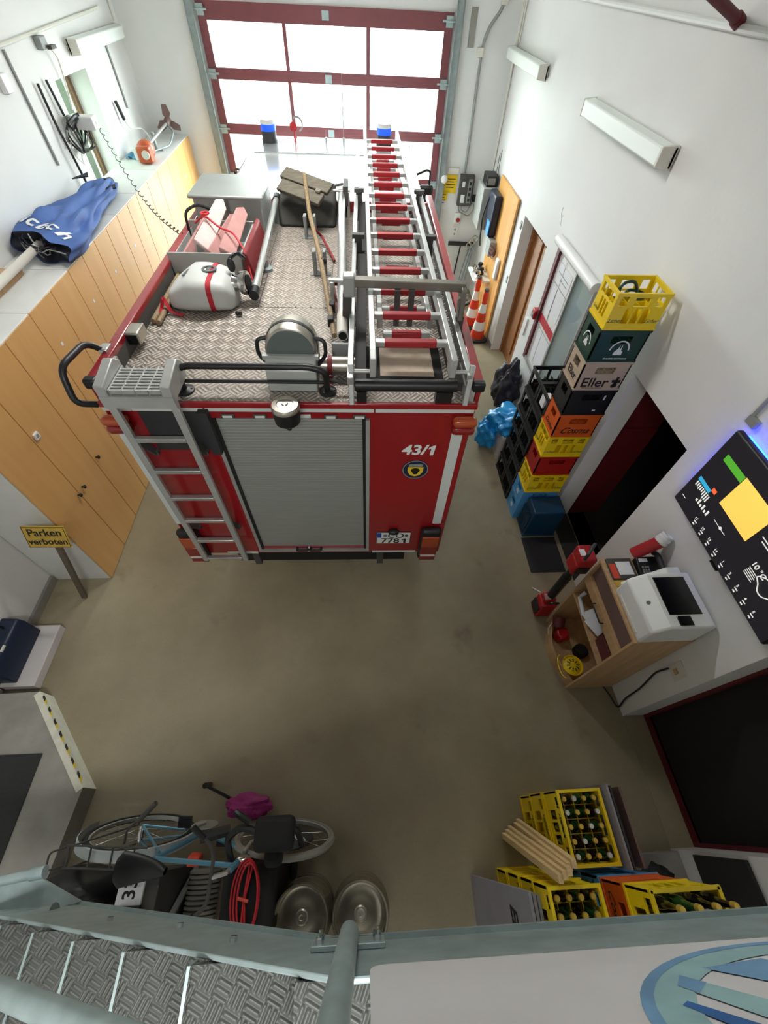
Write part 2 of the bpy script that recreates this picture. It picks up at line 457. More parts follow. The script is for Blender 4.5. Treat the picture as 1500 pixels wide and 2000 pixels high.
def fillet(pts, r, n=5):
    """round the corners of a polyline"""
    pts = [Vector(p) for p in pts]; out = [pts[0]]
    for i in range(1, len(pts)-1):
        a, b, c = pts[i-1], pts[i], pts[i+1]
        d0, d1 = (a-b), (c-b); rr = min(r, d0.length*.45, d1.length*.45)
        p0, p1 = b + d0.normalized()*rr, b + d1.normalized()*rr
        for k in range(n+1):
            t = k/n; out.append(p0*(1-t)**2 + b*2*t*(1-t) + p1*t*t)
    out.append(pts[-1]); return out

def at(o=(0, 0, 0)): OFF[0] = Vector(o)
def solo(b, name, m, label, cat, o, rz=0, group=None, world=None, bev=0, rot=None, ang=35):
    """a thing that is one mesh: built in place, its origin put at o"""
    at(o); ob = b.ob(name, m, None, bev=bev, ang=ang); at()
    ob.location = world if world is not None else o
    ob.rotation_euler = rot if rot else (0, 0, rz)
    return tag(ob, label, cat, group)

def numeral_one(h, m, parent, o, u, v, shear=0.0, name='lettering'):
    """a figure 1 with its flag, foot at o"""
    o, u, v = Vector(o), Vector(u), Vector(v); n = u.cross(v)
    b = B(); P_ = [(.17, 0), (.37, 0), (.37, .72), (.24, .72), (.02, .57), (.02, .42), (.17, .50)]
    F_ = [b.v(o + u*(h*(x+shear*y)) + v*(h*y) + n*.0008) for x, y in P_]
    b.f(F_[:3] + [F_[3], F_[6]]); b.f([F_[3], F_[4], F_[5], F_[6]])
    return b.ob(name, m, parent)
# ------------------------------------------------------------------ the place
W0, WS = 2.4675, -.0079
def RW(y, z, off=0.0): return (W0 + WS*y - off, y, z)      # a point on the right wall, off = distance into the room
RWA = math.atan(-WS)                                        # the right wall's small turn
GO = Vector((-2.2356, 9.511, 0)); GA = -.0595
GU = Vector((math.cos(GA), math.sin(GA), 0)); GN = Vector((-math.sin(GA), math.cos(GA), 0))
def GP(a, z, off=0.0): return tuple(GO + GU*a - GN*off + Vector((0, 0, z)))
LX = -3.43
HC = 5.0

b = B(); b.bx(-3.9, 2.9, -2.9, 9.9, -.15, 0); fl = struct(b.ob('floor', 'floor'))
b = B(); b.bx(-3.9, 2.9, -2.9, 9.9, HC, HC+.15); struct(b.ob('ceiling', 'ceil'))
# left wall with the little window
b = B(); b.wallholes((LX, -2.75, 0), (0, 1, 0), (0, 0, 1), (-1, 0, 0), 12.6, HC, .36, [(7.03+2.75, 7.95+2.75, 2.0, 3.23)])
struct(b.ob('wall_left', 'wall'))
# right wall with its three doorways
u = Vector((WS, 1, 0)).normalized()
D4 = (-.30, .70, 0, 2.1); D3 = (2.15, 3.12, 0, 2.09); D2 = (5.85, 6.92, 0, 2.07)
b = B(); b.wallholes(RW(-2.75, 0), u, (0, 0, 1), (1, 0, 0), 12.3, HC, .22, [(D4[0]+2.75, D4[1]+2.75, 0, D4[3]), (D3[0]+2.75, D3[1]+2.75, 0, D3[3]), (D2[0]+2.75, D2[1]+2.75, 0, D2[3])])
struct(b.ob('wall_right', 'wall'))
b = B(); b.wallholes(GP(-1.7, 0), GU, (0, 0, 1), GN, 6.9, HC, .2, [(1.7+.05, 1.7+3.63, 0, 3.60)])
struct(b.ob('wall_front', 'wall'))
b = B(); b.bx(-3.8, 2.8, -2.95, -2.75, 0, HC); struct(b.ob('wall_back', 'wall'))
b = B(); b.bx(LX, LX+.03, 1.15, 2.32, 0, .1); struct(b.ob('baseboard_left', 'base'))
b = B(); b.bx(W0-.012, W0+.2, 6.925, 6.94, 0, .09); b.bx(W0-.065, W0-.05, 6.93, 7.2, 0, .09); struct(b.ob('baseboard_right', 'base'))
# rooms behind the doorways
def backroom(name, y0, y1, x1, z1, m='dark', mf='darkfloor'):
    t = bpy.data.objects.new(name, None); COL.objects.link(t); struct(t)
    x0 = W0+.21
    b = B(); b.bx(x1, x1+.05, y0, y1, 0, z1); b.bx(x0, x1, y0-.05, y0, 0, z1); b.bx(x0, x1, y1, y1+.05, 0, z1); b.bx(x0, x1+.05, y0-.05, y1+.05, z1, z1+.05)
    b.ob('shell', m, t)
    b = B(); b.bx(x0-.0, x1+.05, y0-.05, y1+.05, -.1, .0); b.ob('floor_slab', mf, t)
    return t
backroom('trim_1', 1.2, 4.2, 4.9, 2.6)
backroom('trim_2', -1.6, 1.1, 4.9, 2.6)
# doorway with the brown door set back in it
t = bpy.data.objects.new('door_2', None); COL.objects.link(t); struct(t); t.location = RW(6.385, 0); t.rotation_euler.z = RWA
b = B(); b.bx(.2, .235, -.53, .53, .005, 2.065); b.ob('door_leaf', 'doorbrown', t)
b = B(); b.bx(.16, .2, -.535, -.46, 0, 2.07); b.bx(.16, .2, .46, .535, 0, 2.07); b.bx(.16, .2, -.46, .46, 2.0, 2.07); b.ob('door_frame', 'doorbrown', t)
b = B(); b.bx(.175, .199, -.3, -.05, .2, 1.9); b.bx(.175, .199, .05, .3, .2, 1.9); b.ob('door_panel', 'doorbrown', t, bev=.006)
b = B(); b.tube(fillet([(.2, -.4, 1.0), (.14, -.4, 1.0), (.14, -.28, 1.0)], .02), .009); b.ob('door_handle', 'alum', t)
# dark doorway with its red leaf standing open inside
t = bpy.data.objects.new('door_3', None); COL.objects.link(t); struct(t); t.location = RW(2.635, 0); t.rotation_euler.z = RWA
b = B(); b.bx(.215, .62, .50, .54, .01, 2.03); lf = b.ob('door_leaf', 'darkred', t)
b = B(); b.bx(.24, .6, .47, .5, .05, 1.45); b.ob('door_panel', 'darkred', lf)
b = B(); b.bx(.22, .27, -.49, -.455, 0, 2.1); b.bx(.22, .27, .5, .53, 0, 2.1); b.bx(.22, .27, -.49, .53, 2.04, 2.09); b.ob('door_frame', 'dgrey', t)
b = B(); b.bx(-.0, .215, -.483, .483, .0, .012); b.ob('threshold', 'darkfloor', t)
# near doorway with a red frame
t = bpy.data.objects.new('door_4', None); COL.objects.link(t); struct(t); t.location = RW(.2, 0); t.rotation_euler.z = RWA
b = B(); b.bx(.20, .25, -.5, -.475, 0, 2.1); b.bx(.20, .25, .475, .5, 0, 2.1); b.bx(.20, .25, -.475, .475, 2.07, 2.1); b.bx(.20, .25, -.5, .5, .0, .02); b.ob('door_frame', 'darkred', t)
b = B(); b.bx(.26, .30, -.48, .48, .03, 2.07); b.ob('door_leaf', 'dark', t)  # dark sheet, coloured as the shade of the unlit room
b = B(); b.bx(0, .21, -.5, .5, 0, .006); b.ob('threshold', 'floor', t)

# ---- sectional gate with glazed rows
t = bpy.data.objects.new('door_1', None); COL.objects.link(t); struct(t); t.location = GO; t.rotation_euler.z = GA
GZ, GS, GW = 3.66, .626, 3.68
for i in range(6):
    z1, z0 = GZ - i*GS, GZ - (i+1)*GS
    if i == 5: z0 = 0.02
    b = B()
    top, bot = (.10 if i == 0 else .062), (.066 if i < 5 else .08)
    b.bx(0, GW, -.03, .015, z1-top, z1 if i else z1+.08)
    b.bx(0, GW, -.03, .015, z0+.001, z0+bot)
    for x, w in ((.06, .12), (GW-.06, .12), (GW/3, .055), (2*GW/3, .055)): b.bx(x-w/2, x+w/2, -.028, .013, z0+bot, z1-top)
    s = b.ob('gate_section', 'gatered', t)
    for j in range(3):
        x0, x1 = (.12, GW/3+.025, 2*GW/3+.025)[j], (GW/3-.025, 2*GW/3-.025, GW-.12)[j]
        b = B(); b.bx(x0, x1, -.008, -.002, z0+bot, z1-top); b.ob('pane', 'glass', s)
    b = B()
    for x in (.05, GW-.05): b.bx(x-.05, x+.05, -.05, -.03, z1-.06, z1+.05); b.cyl((x-.1, -.05, z1), (x+.1, -.05, z1), .012, n=8)
    b.bx(GW/2-.05, GW/2+.05, -.04, -.028, z1-.05, z1+.04)
    b.ob('hinge', 'galv', t)
for x, sg in ((-.085, -1), (GW+.085, 1)):
    b = B(); b.bx(x-.05, x+.05, -.09, -.07, 0, 4.6); b.bx(x+sg*.05-.006, x+sg*.05+.006, -.09, .0, 0, 4.6); b.bx(x-sg*.05-.006, x-sg*.05+.006, -.11, -.05, 0, 4.6)
    b.ob('guide_rail', 'galvd', t)
# ---- window in the left wall
t = bpy.data.objects.new('window_1', None); COL.objects.link(t); struct(t); t.location = (LX-.27, 7.49, 2.0)
b = B(); b.bx(-.03, .03, -.46, -.39, 0, 1.23); b.bx(-.03, .03, .39, .46, 0, 1.23); b.bx(-.03, .03, -.39, .39, 1.16, 1.23); b.bx(-.03, .03, -.39, .39, 0, .07); b.ob('window_frame', 'windowwood', t, bev=.005)
b = B(); b.bx(-.003, .003, -.39, .39, .07, 1.16); b.ob('pane', 'pane2', t)
b = B(); b.bx(.03, .27, -.455, .455, .0, .012); b.ob('window_sill', 'white', t)

# ---- outside: forecourt and a strip of grass
b = B(); b.bx(-40, 40, 9.75, 120, -.12, -.03); struct(b.ob('trim_3', 'asphalt'))
b = B(); b.bx(-40, 40, 16.5, 30, -.029, .02); g = b.ob('lawn', 'lawn'); g['kind'] = 'stuff'; tag(g, 'pale green lawn seen through the gate panes beyond the forecourt', 'lawn')
b = B()
def hdg(u, v):
    a = PI*v; return (-8.5 + 1.1*math.cos(a)*(1+.2*math.sin(37*u+5*v)), -4+30*u, -.05 + 3.4*math.sin(a)**.6*(1+.06*math.sin(23*u)+.05*math.sin(61*u+9*v)))
b.grid(hdg, 160, 14); h_ = b.ob('hedge', 'grass'); h_['kind'] = 'stuff'; tag(h_, 'added green hedge dimming the small window in the left wall', 'hedge')  # added outside to tint the pane green and cut its daylight
# ------------------------------------------------------------------ concrete landings, steps
b = B(); b.prism([(-3.43, 1.06), (-2.94, 1.07), (-2.285, .31), (-2.33, -.25), (-2.42, -1.2), (-3.43, -1.2)], 'z', 0, .2)
st = b.ob('concrete_landing', 'concrete'); tag(st, 'grey concrete landing with chamfered corner and striped edge beside the bicycles', 'landing')
d = Vector((-2.285+2.94, .31-1.07, 0)); L_ = d.length; d.normalize(); nn = Vector((-d.y, d.x, 0))
if nn.x < 0: nn = -nn
mt = Matrix((d, nn, Vector((0, 0, 1)))).transposed().to_4x4(); mt.translation = Vector((-2.94, 1.07, 0))
b = B(); b.bx(0, L_, .0, .004, .0, .2, mt); b.bx(0, L_, -.05, .0, .2, .203, mt); b.ob('pale_edge', 'concretel', st)
b = B()
for k in range(7):
    x = .03 + k*(L_-.06)/7
    b.prism([(x, .165), (x+.05, .165), (x+.085, .203), (x+.035, .203)], 'y', .004, .007, mt)
b.ob('black_stripe', 'ink', st)
b = B()
for k in range(7):
    x = .075 + k*(L_-.06)/7
    b.prism([(x, .165), (x+.045, .165), (x+.08, .203), (x+.035, .203)], 'y', .004, .0065, mt)
b.ob('yellow_stripe', 'yellowpaper', st)
b = B(); b.bx(-3.41, -2.70, -.9, .57, .2, .212); tag(b.ob('door_mat', 'mat', bev=.004), 'large black rubber mat on the concrete landing left of the bicycles', 'mat')
b = B(); b.bx(LX+.0, -3.09, 1.15, 1.75, 0, .1); tag(b.ob('plinth', 'panel', bev=.006), 'low white plinth at the left wall carrying the navy case', 'plinth')
b = B(); b.bx(2.15, 2.47, -1.0, -.31, 0, .1); tag(b.ob('concrete_step', 'concrete', bev=.006), 'low grey concrete step against the right wall behind the bottle crates', 'step')
b = B(); b.bx(2.43, 2.455, -.62, -.32, .32, .85); tag(b.ob('wall_plate', 'wallboard', bev=.003), 'black rectangular plate fixed low on the right wall by the red-framed doorway', 'plate')
b = B(); b.bx(1.97, 2.39, 2.27, 2.76, 0, .012); tag(b.ob('floor_mat', 'mat', bev=.004), 'black floor mat in front of the dark blue bin at the dark doorway', 'mat')

# ------------------------------------------------------------------ staircase at the camera's feet
SY = -.26                                                    # outer face of the stringer
t = thing('staircase', 'galvanised steel staircase and landing with checker plate treads in the foreground', 'staircase', (0, 0, 0))
b = B(); b.prism([(-1.75, 1.22), (-.10, 2.66), (1.9, 2.68), (1.9, 2.93), (-.06, 2.98), (-1.75, 1.62)], 'y', SY-.012, SY); b.ob('stringer', 'galv', t, bev=.003)
b = B(); b.prism([(-1.75, 1.22), (-.10, 2.66), (-.10, 2.67), (-1.75, 1.235)], 'y', SY-.05, SY+.012); b.bx(-.1, 1.9, SY-.05, SY+.012, 2.665, 2.68); b.ob('bottom_flange', 'galv', t)
b = B(); b.prism([(-1.75, 1.22), (-.10, 2.66), (-.06, 2.98), (-1.75, 1.62)], 'y', -1.32, -1.308); b.bx(-.1, 1.9, -1.32, -1.308, 2.68, 2.93); b.ob('inner_stringer', 'galv', t)
for k in range(6):
    x1 = -.16 - .25*k; z = 2.72 - .2*k
    b = B(); b.bx(x1-.28, x1, -1.30, SY-.015, z-.03, z); b.bx(x1-.284, x1-.28, -1.30, SY-.015, z-.05, z+.003)
    tr = b.ob('tread', 'tread2', t)
    b = B(); b.bx(x1-.292, x1-.284, -1.30, SY-.015, z-.05, z+.006); b.ob('nosing', 'galv', tr)
b = B(); b.bx(-.16, 1.9, -1.30, SY-.015, 2.885, 2.92); b.ob('landing_plate', 'tread2', t)
po = B(); po.tube([(-.052, SY+.022, 2.70), (-.056, SY+.024, 3.9)], .0242, 16); p_ = po.ob('post', 'galv', t)
b = B(); b.bx(-.145, .04, SY+.0005, SY+.012, 2.69, 2.77); b.ob('base_plate', 'galv', p_, bev=.002)
for x, z in ((-.125, 2.71), (-.125, 2.75), (.02, 2.71), (.02, 2.75)):
    b = B(); b.cyl((x, SY+.012, z), (x, SY+.024, z), .011, n=6); b.cyl((x, SY+.024, z), (x, SY+.032, z), .006, n=8); b.ob('bolt', 'chrome', p_)
for x, z in ((-.62, 2.32), (-.38, 2.58), (-.95, 2.1)):
    b = B(); b.cyl((x, SY, z), (x, SY+.012, z), .011, n=6); b.ob('bolt', 'chrome', t)
b = B(); b.tube([(-1.75, SY-.03, 2.08), (-.91, SY-.03, 2.72), (-.40, SY-.03, 3.12), (-.09, SY-.03, 3.36)], .024, 14); b.ob('knee_rail', 'galv', t)
b = B(); b.prism([(-2.1, -.2), (-1.56, -.15), (-1.33, -.248), (-1.66, -.31), (-2.1, -.36)], 'z', 1.585, 1.6); b.ob('gusset_plate', 'galv', t)
b = B(); b.tube([(-2.2, -.22, 1.66), (-1.50, -.13, 1.66)], .021, 12); b.tube([(-1.56, -.138, 1.66), (-1.50, -.13, 1.66)], .026, 12); b.ob('lower_rail', 'galv', t)
b = B(); b.tube([(-2.1, -.42, 1.62), (-1.38, -.27, 1.70)], .035, 12); b.ob('rail_bracket', 'galvd', t)

# board fixed to the railing beside the post
t = thing('railing_board', 'pale board with a faded blue ring emblem fixed to the stair railing in the foreground', 'board', (0, 0, 0))
pl = fillet([(1.9, 2.955), (0.0, 2.945), (.0, 3.9), (1.9, 3.9)], .04)
b = B(); b.prism([(p.x, p.y) for p in [Vector((q[0], q[1], 0)) for q in pl]], 'y', SY-.02, SY+.008); b.ob('board', 'panel', t)
cx, cz, ro, ri = .845, 3.455, .465, .385
b = B(); A = [b.bm.verts.new((cx+r_*math.cos(2*PI*i/64), SY+.0095, cz+r_*math.sin(2*PI*i/64))) for r_ in (ro, ri) for i in range(64)]
for i in range(64): b.f([A[i], A[(i+1) % 64], A[64+(i+1) % 64], A[64+i]])
b.ob('emblem_ring', 'logo2', t)
def stroke(p, m, nm='emblem_stroke'):
    b = B(); b.f([b.v((x, SY+.0098, z)) for x, z in p]); b.ob(nm, m, t)
stroke([(.553, 3.155), (.518, 3.205), (.63, 3.62), (.74, 3.60)], 'logo2')
stroke([(.615, 3.125), (.755, 3.095), (.84, 3.40), (.76, 3.42), (.70, 3.26)], 'logo1')
stroke([(.475, 3.285), (.492, 3.27), (.60, 3.52), (.54, 3.55)], 'logo3')
SY += .0004
stroke([(.553, 3.155), (.518, 3.205), (.53, 3.245), (.572, 3.20)], 'logo1')
SY -= .0004
b = B(); A = [b.bm.verts.new((cx+r_*math.cos(PI+PI*i/24), SY+.0099, cz+r_*math.sin(PI+PI*i/24))) for r_ in (ro, ro-.02) for i in range(25)]
for i in range(24): b.f([A[i], A[i+1], A[26+i], A[25+i]])
b.ob('emblem_stroke', 'logo1', t)
# ------------------------------------------------------------------ fire engine
TO = Vector((-1.5596, 2.0933, 0)); TA = -.0158
_tm = Matrix.Translation(TO) @ Matrix.Rotation(TA, 4, 'Z')
def TW(a, b, z): return tuple(_tm @ Vector((a, b, z)))
truck = thing('fire_engine', 'red fire engine with checker plate roof deck and rear roller shutter marked 43/1', 'fire engine', TO, TA)
BL, ZT, ZB = 3.18, 2.575, .86
BW = 2.285
b = B()
b.wallholes((0, 0, ZB), (1, 0, 0), (0, 0, 1), (0, 1, 0), BW, ZT-ZB, .03, [(.60, 1.62, .06, ZT-ZB-.11)])
b.bx(0, .03, .03, BL, ZB, ZT); b.bx(BW-.03, BW, .03, BL, ZB, ZT); b.bx(.03, BW-.03, BL-.03, BL, ZB, ZT); b.bx(.03, BW-.03, .03, BL-.03, ZB, ZB+.03)
body = b.ob('body', 'red', truck, bev=.012)
b = B(); b.bx(.01, BW-.01, .008, BL, ZT-.02, ZT+.022); b.ob('roof_deck', 'tread', truck)
dk = B()
for q in ((.775, 1.32, 1.125, 1.131), (.775, 1.32, 1.97, 1.976), (.775, .781, 1.125, 1.97), (1.314, 1.32, 1.125, 1.97)): dk.bx(*q, ZT+.0222, ZT+.0235)
for q in (.05, .6, 1.2, 1.7, 2.2): dk.cyl((.79+.5*(q/2.2), 1.135, ZT+.022), (.79+.5*(q/2.2), 1.135, ZT+.026), .006, n=6)
dk.bx(.75, .753, 1.976, 2.6, ZT+.0222, ZT+.0235)
dk.ob('hatch_joint', 'dgrey', truck)
DZ = ZT+.022
# parapets along the roof
for x, sg, nm in ((0, 1, 'l'), (BW, -1, 'r')):
    b = B(); b.prism([(x+sg*.02, DZ), (x+sg*.02, 2.705), (x+sg*.04, 2.705), (x+sg*.048, DZ)], 'y', .06, BL); b.ob('parapet_panel', 'dgrey' if sg > 0 else 'alum', truck)
    b = B(); b.bx(x-sg*.02, x+sg*.042, .05, BL+.1, 2.68, 2.725); b.bx(x-sg*.012, x+sg*.018, .02, BL, ZT-.03, 2.69); b.ob('roof_rail', 'red', truck, bev=.008)
    b = B(); b.bx(x-sg*.026, x+sg*.048, .0, .055, 2.672, 2.733); b.ob('end_cap', 'black', truck, bev=.012)
b = B(); b.prism([(.015, .02), (.24, .02), (.06, .3), (.02, .3)], 'z', DZ, DZ+.01); b.bx(.02, .06, .02, .3, DZ, 2.7); b.ob('corner_plate', 'alum', truck)
b = B(); b.bx(2.2, 2.26, .02, .3, DZ, 2.68); b.ob('corner_plate', 'alum', truck)
b = B(); b.bx(.04, BW-.04, BL-.05, BL+.0, DZ, 2.69); b.ob('bulkhead', 'red', truck, bev=.006)
# rear: lips, stripes
b = B(); b.bx(-.005, BW+.005, -.012, .01, ZT-.02, ZT+.018); b.ob('roof_lip', 'red', truck, bev=.005)
for q in ((.0, .165), (.17, .60), (.61, 1.645), (1.655, 2.275)):
    b = B(); b.bx(*q, -.004, 0, 2.525, 2.553); b.ob('reflective_stripe', 'stripe', truck)
for q in ((-.0, .075, 1.34, 2.36), (2.165, 2.24, 1.33, 2.37), (1.65, 2.06, .862, .893), (.3, .58, .862, .893)):
    b = B(); b.bx(q[0], q[1], -.003, 0, q[2], q[3]); b.ob('reflective_stripe', 'stripe', truck)
# shutter
n = 60; z0, z1 = .935, 2.455
pr = []
for i in range(n):
    za = z0 + (z1-z0)*i/n; zb_ = z0 + (z1-z0)*(i+1)/n; d = zb_-za
    pr += [(.0148, za+.0), (.0138, za+d*.15), (.0138, za+d*.85), (.0148, za+d*.97)]
b = B(); b.prism(pr + [(.024, z1), (.024, z0)], 'x', .645, 1.575); sh = b.ob('roller_shutter', 'shut', truck, ang=20)
for (x0, x1) in ((.60, .626), (1.594, 1.62)):
    b = B(); b.bx(x0, x1, -.004, .02, .91, 2.46); b.ob('shutter_track', 'alum', truck)
for (x0, x1) in ((.626, .648), (1.572, 1.594)):
    b = B(); b.bx(x0, x1, .004, .03, .915, 2.46); b.ob('shutter_seal', 'rubber', truck)
b = B(); b.bx(.645, 1.575, .004, .016, .935, .962); b.ob('warning_strip', 'red', sh)
b = B(); b.bx(.60, 1.62, -.012, .03, .90, .925); b.ob('sill_bar', 'alum', truck)
for x in (1.005, 1.125):
    b = B(); b.tube(fillet([(x-.05, .004, .955), (x-.05, -.035, .955), (x+.05, -.035, .955), (x+.05, .004, .955)], .015), .011); b.ob('shutter_handle', 'black', sh)
b = B(); b.cyl((1.065, -.02, .955), (1.065, .004, .955), .014); b.ob('lock', 'chrome', sh)
# lamps on the rear
for x in (.735, .935, 1.375, 1.555):
    b = B(); b.bx(x-.042, x+.042, -.012, 0, 2.476, 2.508); m_ = b.ob('marker_lamp', 'dgrey', truck, bev=.01)
    b = B(); b.bx(x-.03, x+.03, -.016, -.012, 2.483, 2.501); b.ob('lens', 'clear', m_, bev=.004)
b = B(); b.bx(1.03, 1.25, -.01, 0, 2.478, 2.506); b.ob('marker_lamp', 'stripe', truck, bev=.004)
for x0, x1 in ((-.02, .14), (2.145, 2.30)):
    b = B(); b.bx(x0, x1, -.075, .0, 2.45, 2.515); l_ = b.ob('side_lamp', 'orange', truck, bev=.028, seg=3)
    b = B(); b.bx(x0+.003, x1-.003, -.07, .0, 2.385, 2.45); b.ob('lens', 'redlens', l_, bev=.026, seg=3)
for x0, x1 in ((-.02, .155), (2.075, 2.25)):
    b = B(); b.bx(x0, x1, -.075, 0, .84, 1.30); l_ = b.ob('tail_lamp', 'black', truck, bev=.03, seg=3)
    b = B(); b.bx(x0+.012, x1-.012, -.088, -.07, 1.09, 1.23); b.ob('lens', 'orange', l_, bev=.01)
    b = B(); b.bx(x0+.012, x1-.012, -.088, -.07, .855, 1.085); b.ob('lens', 'redlens', l_, bev=.01)
    b = B(); b.bx(x0+.02, x1-.02, -.0895, -.085, .925, .955); b.ob('lens', 'clear', l_)
# round work lamp
b = B(); b.lathe([(.0, -.13), (.014, -.13), (.02, -.10), (.05, -.085), (.076, -.06), (.082, .0), (.082, .035)], (1.125, -.10, 2.60)); wl = b.ob('work_lamp', 'black', truck)
b = B(); b.lathe([(.084, .03), (.084, .048), (.076, .06), (.05, .064), (.045, .060), (.02, .060), (.014, .068), (.0, .07)], (1.125, -.10, 2.60)); b.ob('lamp_top', 'steel', wl)
b = B(); b.cyl((1.125, -.1, 2.5), (1.125, .0, 2.5), .014); b.ob('bracket', 'dgrey', wl)
# licence plate
b = B(); b.bx(1.685, 1.995, -.008, 0, 1.025, 1.205); pl = b.ob('licence_plate', 'ink', truck, bev=.006)
b = B(); b.bx(1.69, 1.99, -.0095, -.007, 1.03, 1.20); b.ob('plate_face', 'inkw', pl, bev=.004)
b = B(); b.bx(1.692, 1.73, -.0105, -.009, 1.125, 1.198); b.ob('plate_band', 'plateblue', pl)
b = B(); b.lathe([(.018, 0), (.018, .0012)], (1.765, -.0095, 1.155), (0, -1, 0)); b.ob('plate_seal', 'print', pl)
b = B(); b.lathe([(.016, 0), (.016, .0012)], (1.955, -.0095, 1.155), (0, -1, 0)); b.ob('plate_seal', 'ink', pl)
text('CO', .098, 'ink', pl, (1.86, -.0102, 1.152), (1, 0, 0), (0, 0, 1), bold=.012)
text('778', .105, 'ink', pl, (1.812, -.0102, 1.072), (1, 0, 0), (0, 0, 1), bold=.012, sx=1.08)
numeral_one(.105, 'ink', pl, (1.915, -.0102, 1.036), (1, 0, 0), (0, 0, 1))
b = B(); b.sph((1.835, -.02, 1.235), .05, (1, .7, .55)); b.ob('plate_lamp', 'black', truck)
text('43/', .125, 'inkw', truck, (1.928, -.004, 2.20), (1, 0, 0), (0, 0, 1), bold=.03, shear=.12, sx=1.08)
numeral_one(.128, 'inkw', truck, (2.018, -.004, 2.155), (1, 0, 0), (0, 0, 1), .12)
# crest
b = B(); b.lathe([(.098, 0), (.098, .003)], (1.955, -.0, 2.005), (0, -1, 0), n=40); cr = b.ob('crest', 'navy', truck)
b = B()
A = [[b.v((1.955+r_*math.cos(2*PI*i/40), -.0036, 2.005+r_*math.sin(2*PI*i/40))) for i in range(40)] for r_ in (.094, .088)]
for i in range(40): b.f([A[0][i], A[0][(i+1) % 40], A[1][(i+1) % 40], A[1][i]])
b.ob('crest_ring', 'grey', cr)
b = B(); b.bx(1.955-.05, 1.955+.05, -.0042, -.003, 2.038, 2.062); b.ob('crest_band', 'grey', cr)
sp_ = [(-.058, .028), (.058, .028), (.056, -.02), (.035, -.055), (0, -.07), (-.035, -.055), (-.056, -.02)]
b = B(); b.prism([(1.955+x, 2.005+z) for x, z in sp_], 'y', -.0046, -.003); b.ob('shield', 'crest', cr)
b = B(); b.prism([(1.955+.03*math.cos(a)*(1+.25*math.sin(3*a)), 1.992+.034*math.sin(a)) for a in [2*PI*i/20 for i in range(20)]], 'y', -.0054, -.004); b.ob('shield_emblem', 'ink', cr)
# rear ladder
ld = B()
for x in (.155, .505): ld.beam((x, -.12, .95), (x, -.12, 2.77), .045, .028, up=(0, 1, 0))
lad = ld.ob('rear_ladder', 'alum', truck, bev=.004)
for z in (2.40, 2.115, 1.83, 1.55, 1.27, .985):
    b = B(); b.bx(.178, .482, -.137, -.103, z-.016, z+.016); b.ob('rung', 'alu', lad, bev=.004)
b = B()
for i in range(8): b.bx(.19, .47, -.13+.028*i, -.117+.028*i, 2.742, 2.765)
for x in (.19, .26, .33, .40, .47): b.bx(x-.004, x+.004, -.13, .1, 2.735, 2.768)
b.ob('top_step', 'alu', lad)
for x in (.155, .505):
    b = B(); b.prism([(-.145, 2.70), (-.145, 2.80), (.06, 2.84), (.11, 2.80), (.11, 2.70)], 'x', x-.028, x+.028); b.ob('step_bracket', 'alum', lad, bev=.006)
b = B(); b.bx(.13, .53, -.15, -.11, 2.66, 2.735); b.ob('step_fascia', 'alum', lad)
for z0_, z1_ in ((2.32, 2.19), (1.42, 1.32)):
    for x in (.165, .495):
        b = B(); b.beam((x, -.11, z0_+.06), (x+.015, -.012, z1_), .05, .02, up=(1, 0, 0)); b.cyl((x+.015, -.03, z1_), (x+.015, 0, z1_), .022, n=12); b.ob('stand_off', 'dgrey', lad)
b = B(); b.bx(.20, .56, -.004, 0, 2.20, 2.52); b.ob('black_panel', 'charcoal', truck)
b = B(); b.bx(.57, .63, -.05, -.0, 2.20, 2.545); b.ob('dark_strut', 'charcoal', truck)
# roof rails in black tube
b = B(); b.tube(fillet([(.49, .10, DZ), (.49, .07, 2.76), (.56, .07, 2.79), (1.27, .07, 2.79), (1.36, .07, 2.76), (1.36, .10, DZ)], .09), .019, 12); rl = b.ob('rear_handrail', 'black', truck)
b = B(); b.tube([(.49, .09, 2.675), (1.36, .09, 2.675)], .012, 10); b.ob('lower_bar', 'black', rl)
for x in (.49, 1.36):
    b = B(); b.lathe([(.055, 0), (.055, .012), (.03, .025)], (x, .10, DZ), n=16)
    for k in range(3): b.cyl((x+.04*math.cos(2.1*k), .10+.04*math.sin(2.1*k), DZ+.01), (x+.04*math.cos(2.1*k), .10+.04*math.sin(2.1*k), DZ+.022), .008, n=6)
    b.ob('foot', 'black', rl)
b = B(); b.tube([(1.37, .12, 2.67), (1.60, .09, 2.645)], .01, 8); b.ob('rod', 'black', truck)
b = B(); b.tube(fillet([(.0, .33, 2.70), (-.07, .28, 2.80), (-.11, .02, 2.80), (-.09, -.06, 2.62), (-.01, .0, 2.57)], .07), .019, 12); gh = b.ob('corner_grab_handle', 'black', truck)
b = B(); b.bx(-.035, .02, .29, .37, 2.715, 2.745); b.ob('foot', 'chrome', gh, bev=.006)
b = B(); b.bx(.02, .12, .52, .66, 2.64, 2.72); lb = b.ob('roof_lamp', 'steel', truck, bev=.01)
b = B(); b.bx(.03, .11, .51, .522, 2.648, 2.71); b.ob('lens', 'screen', lb)
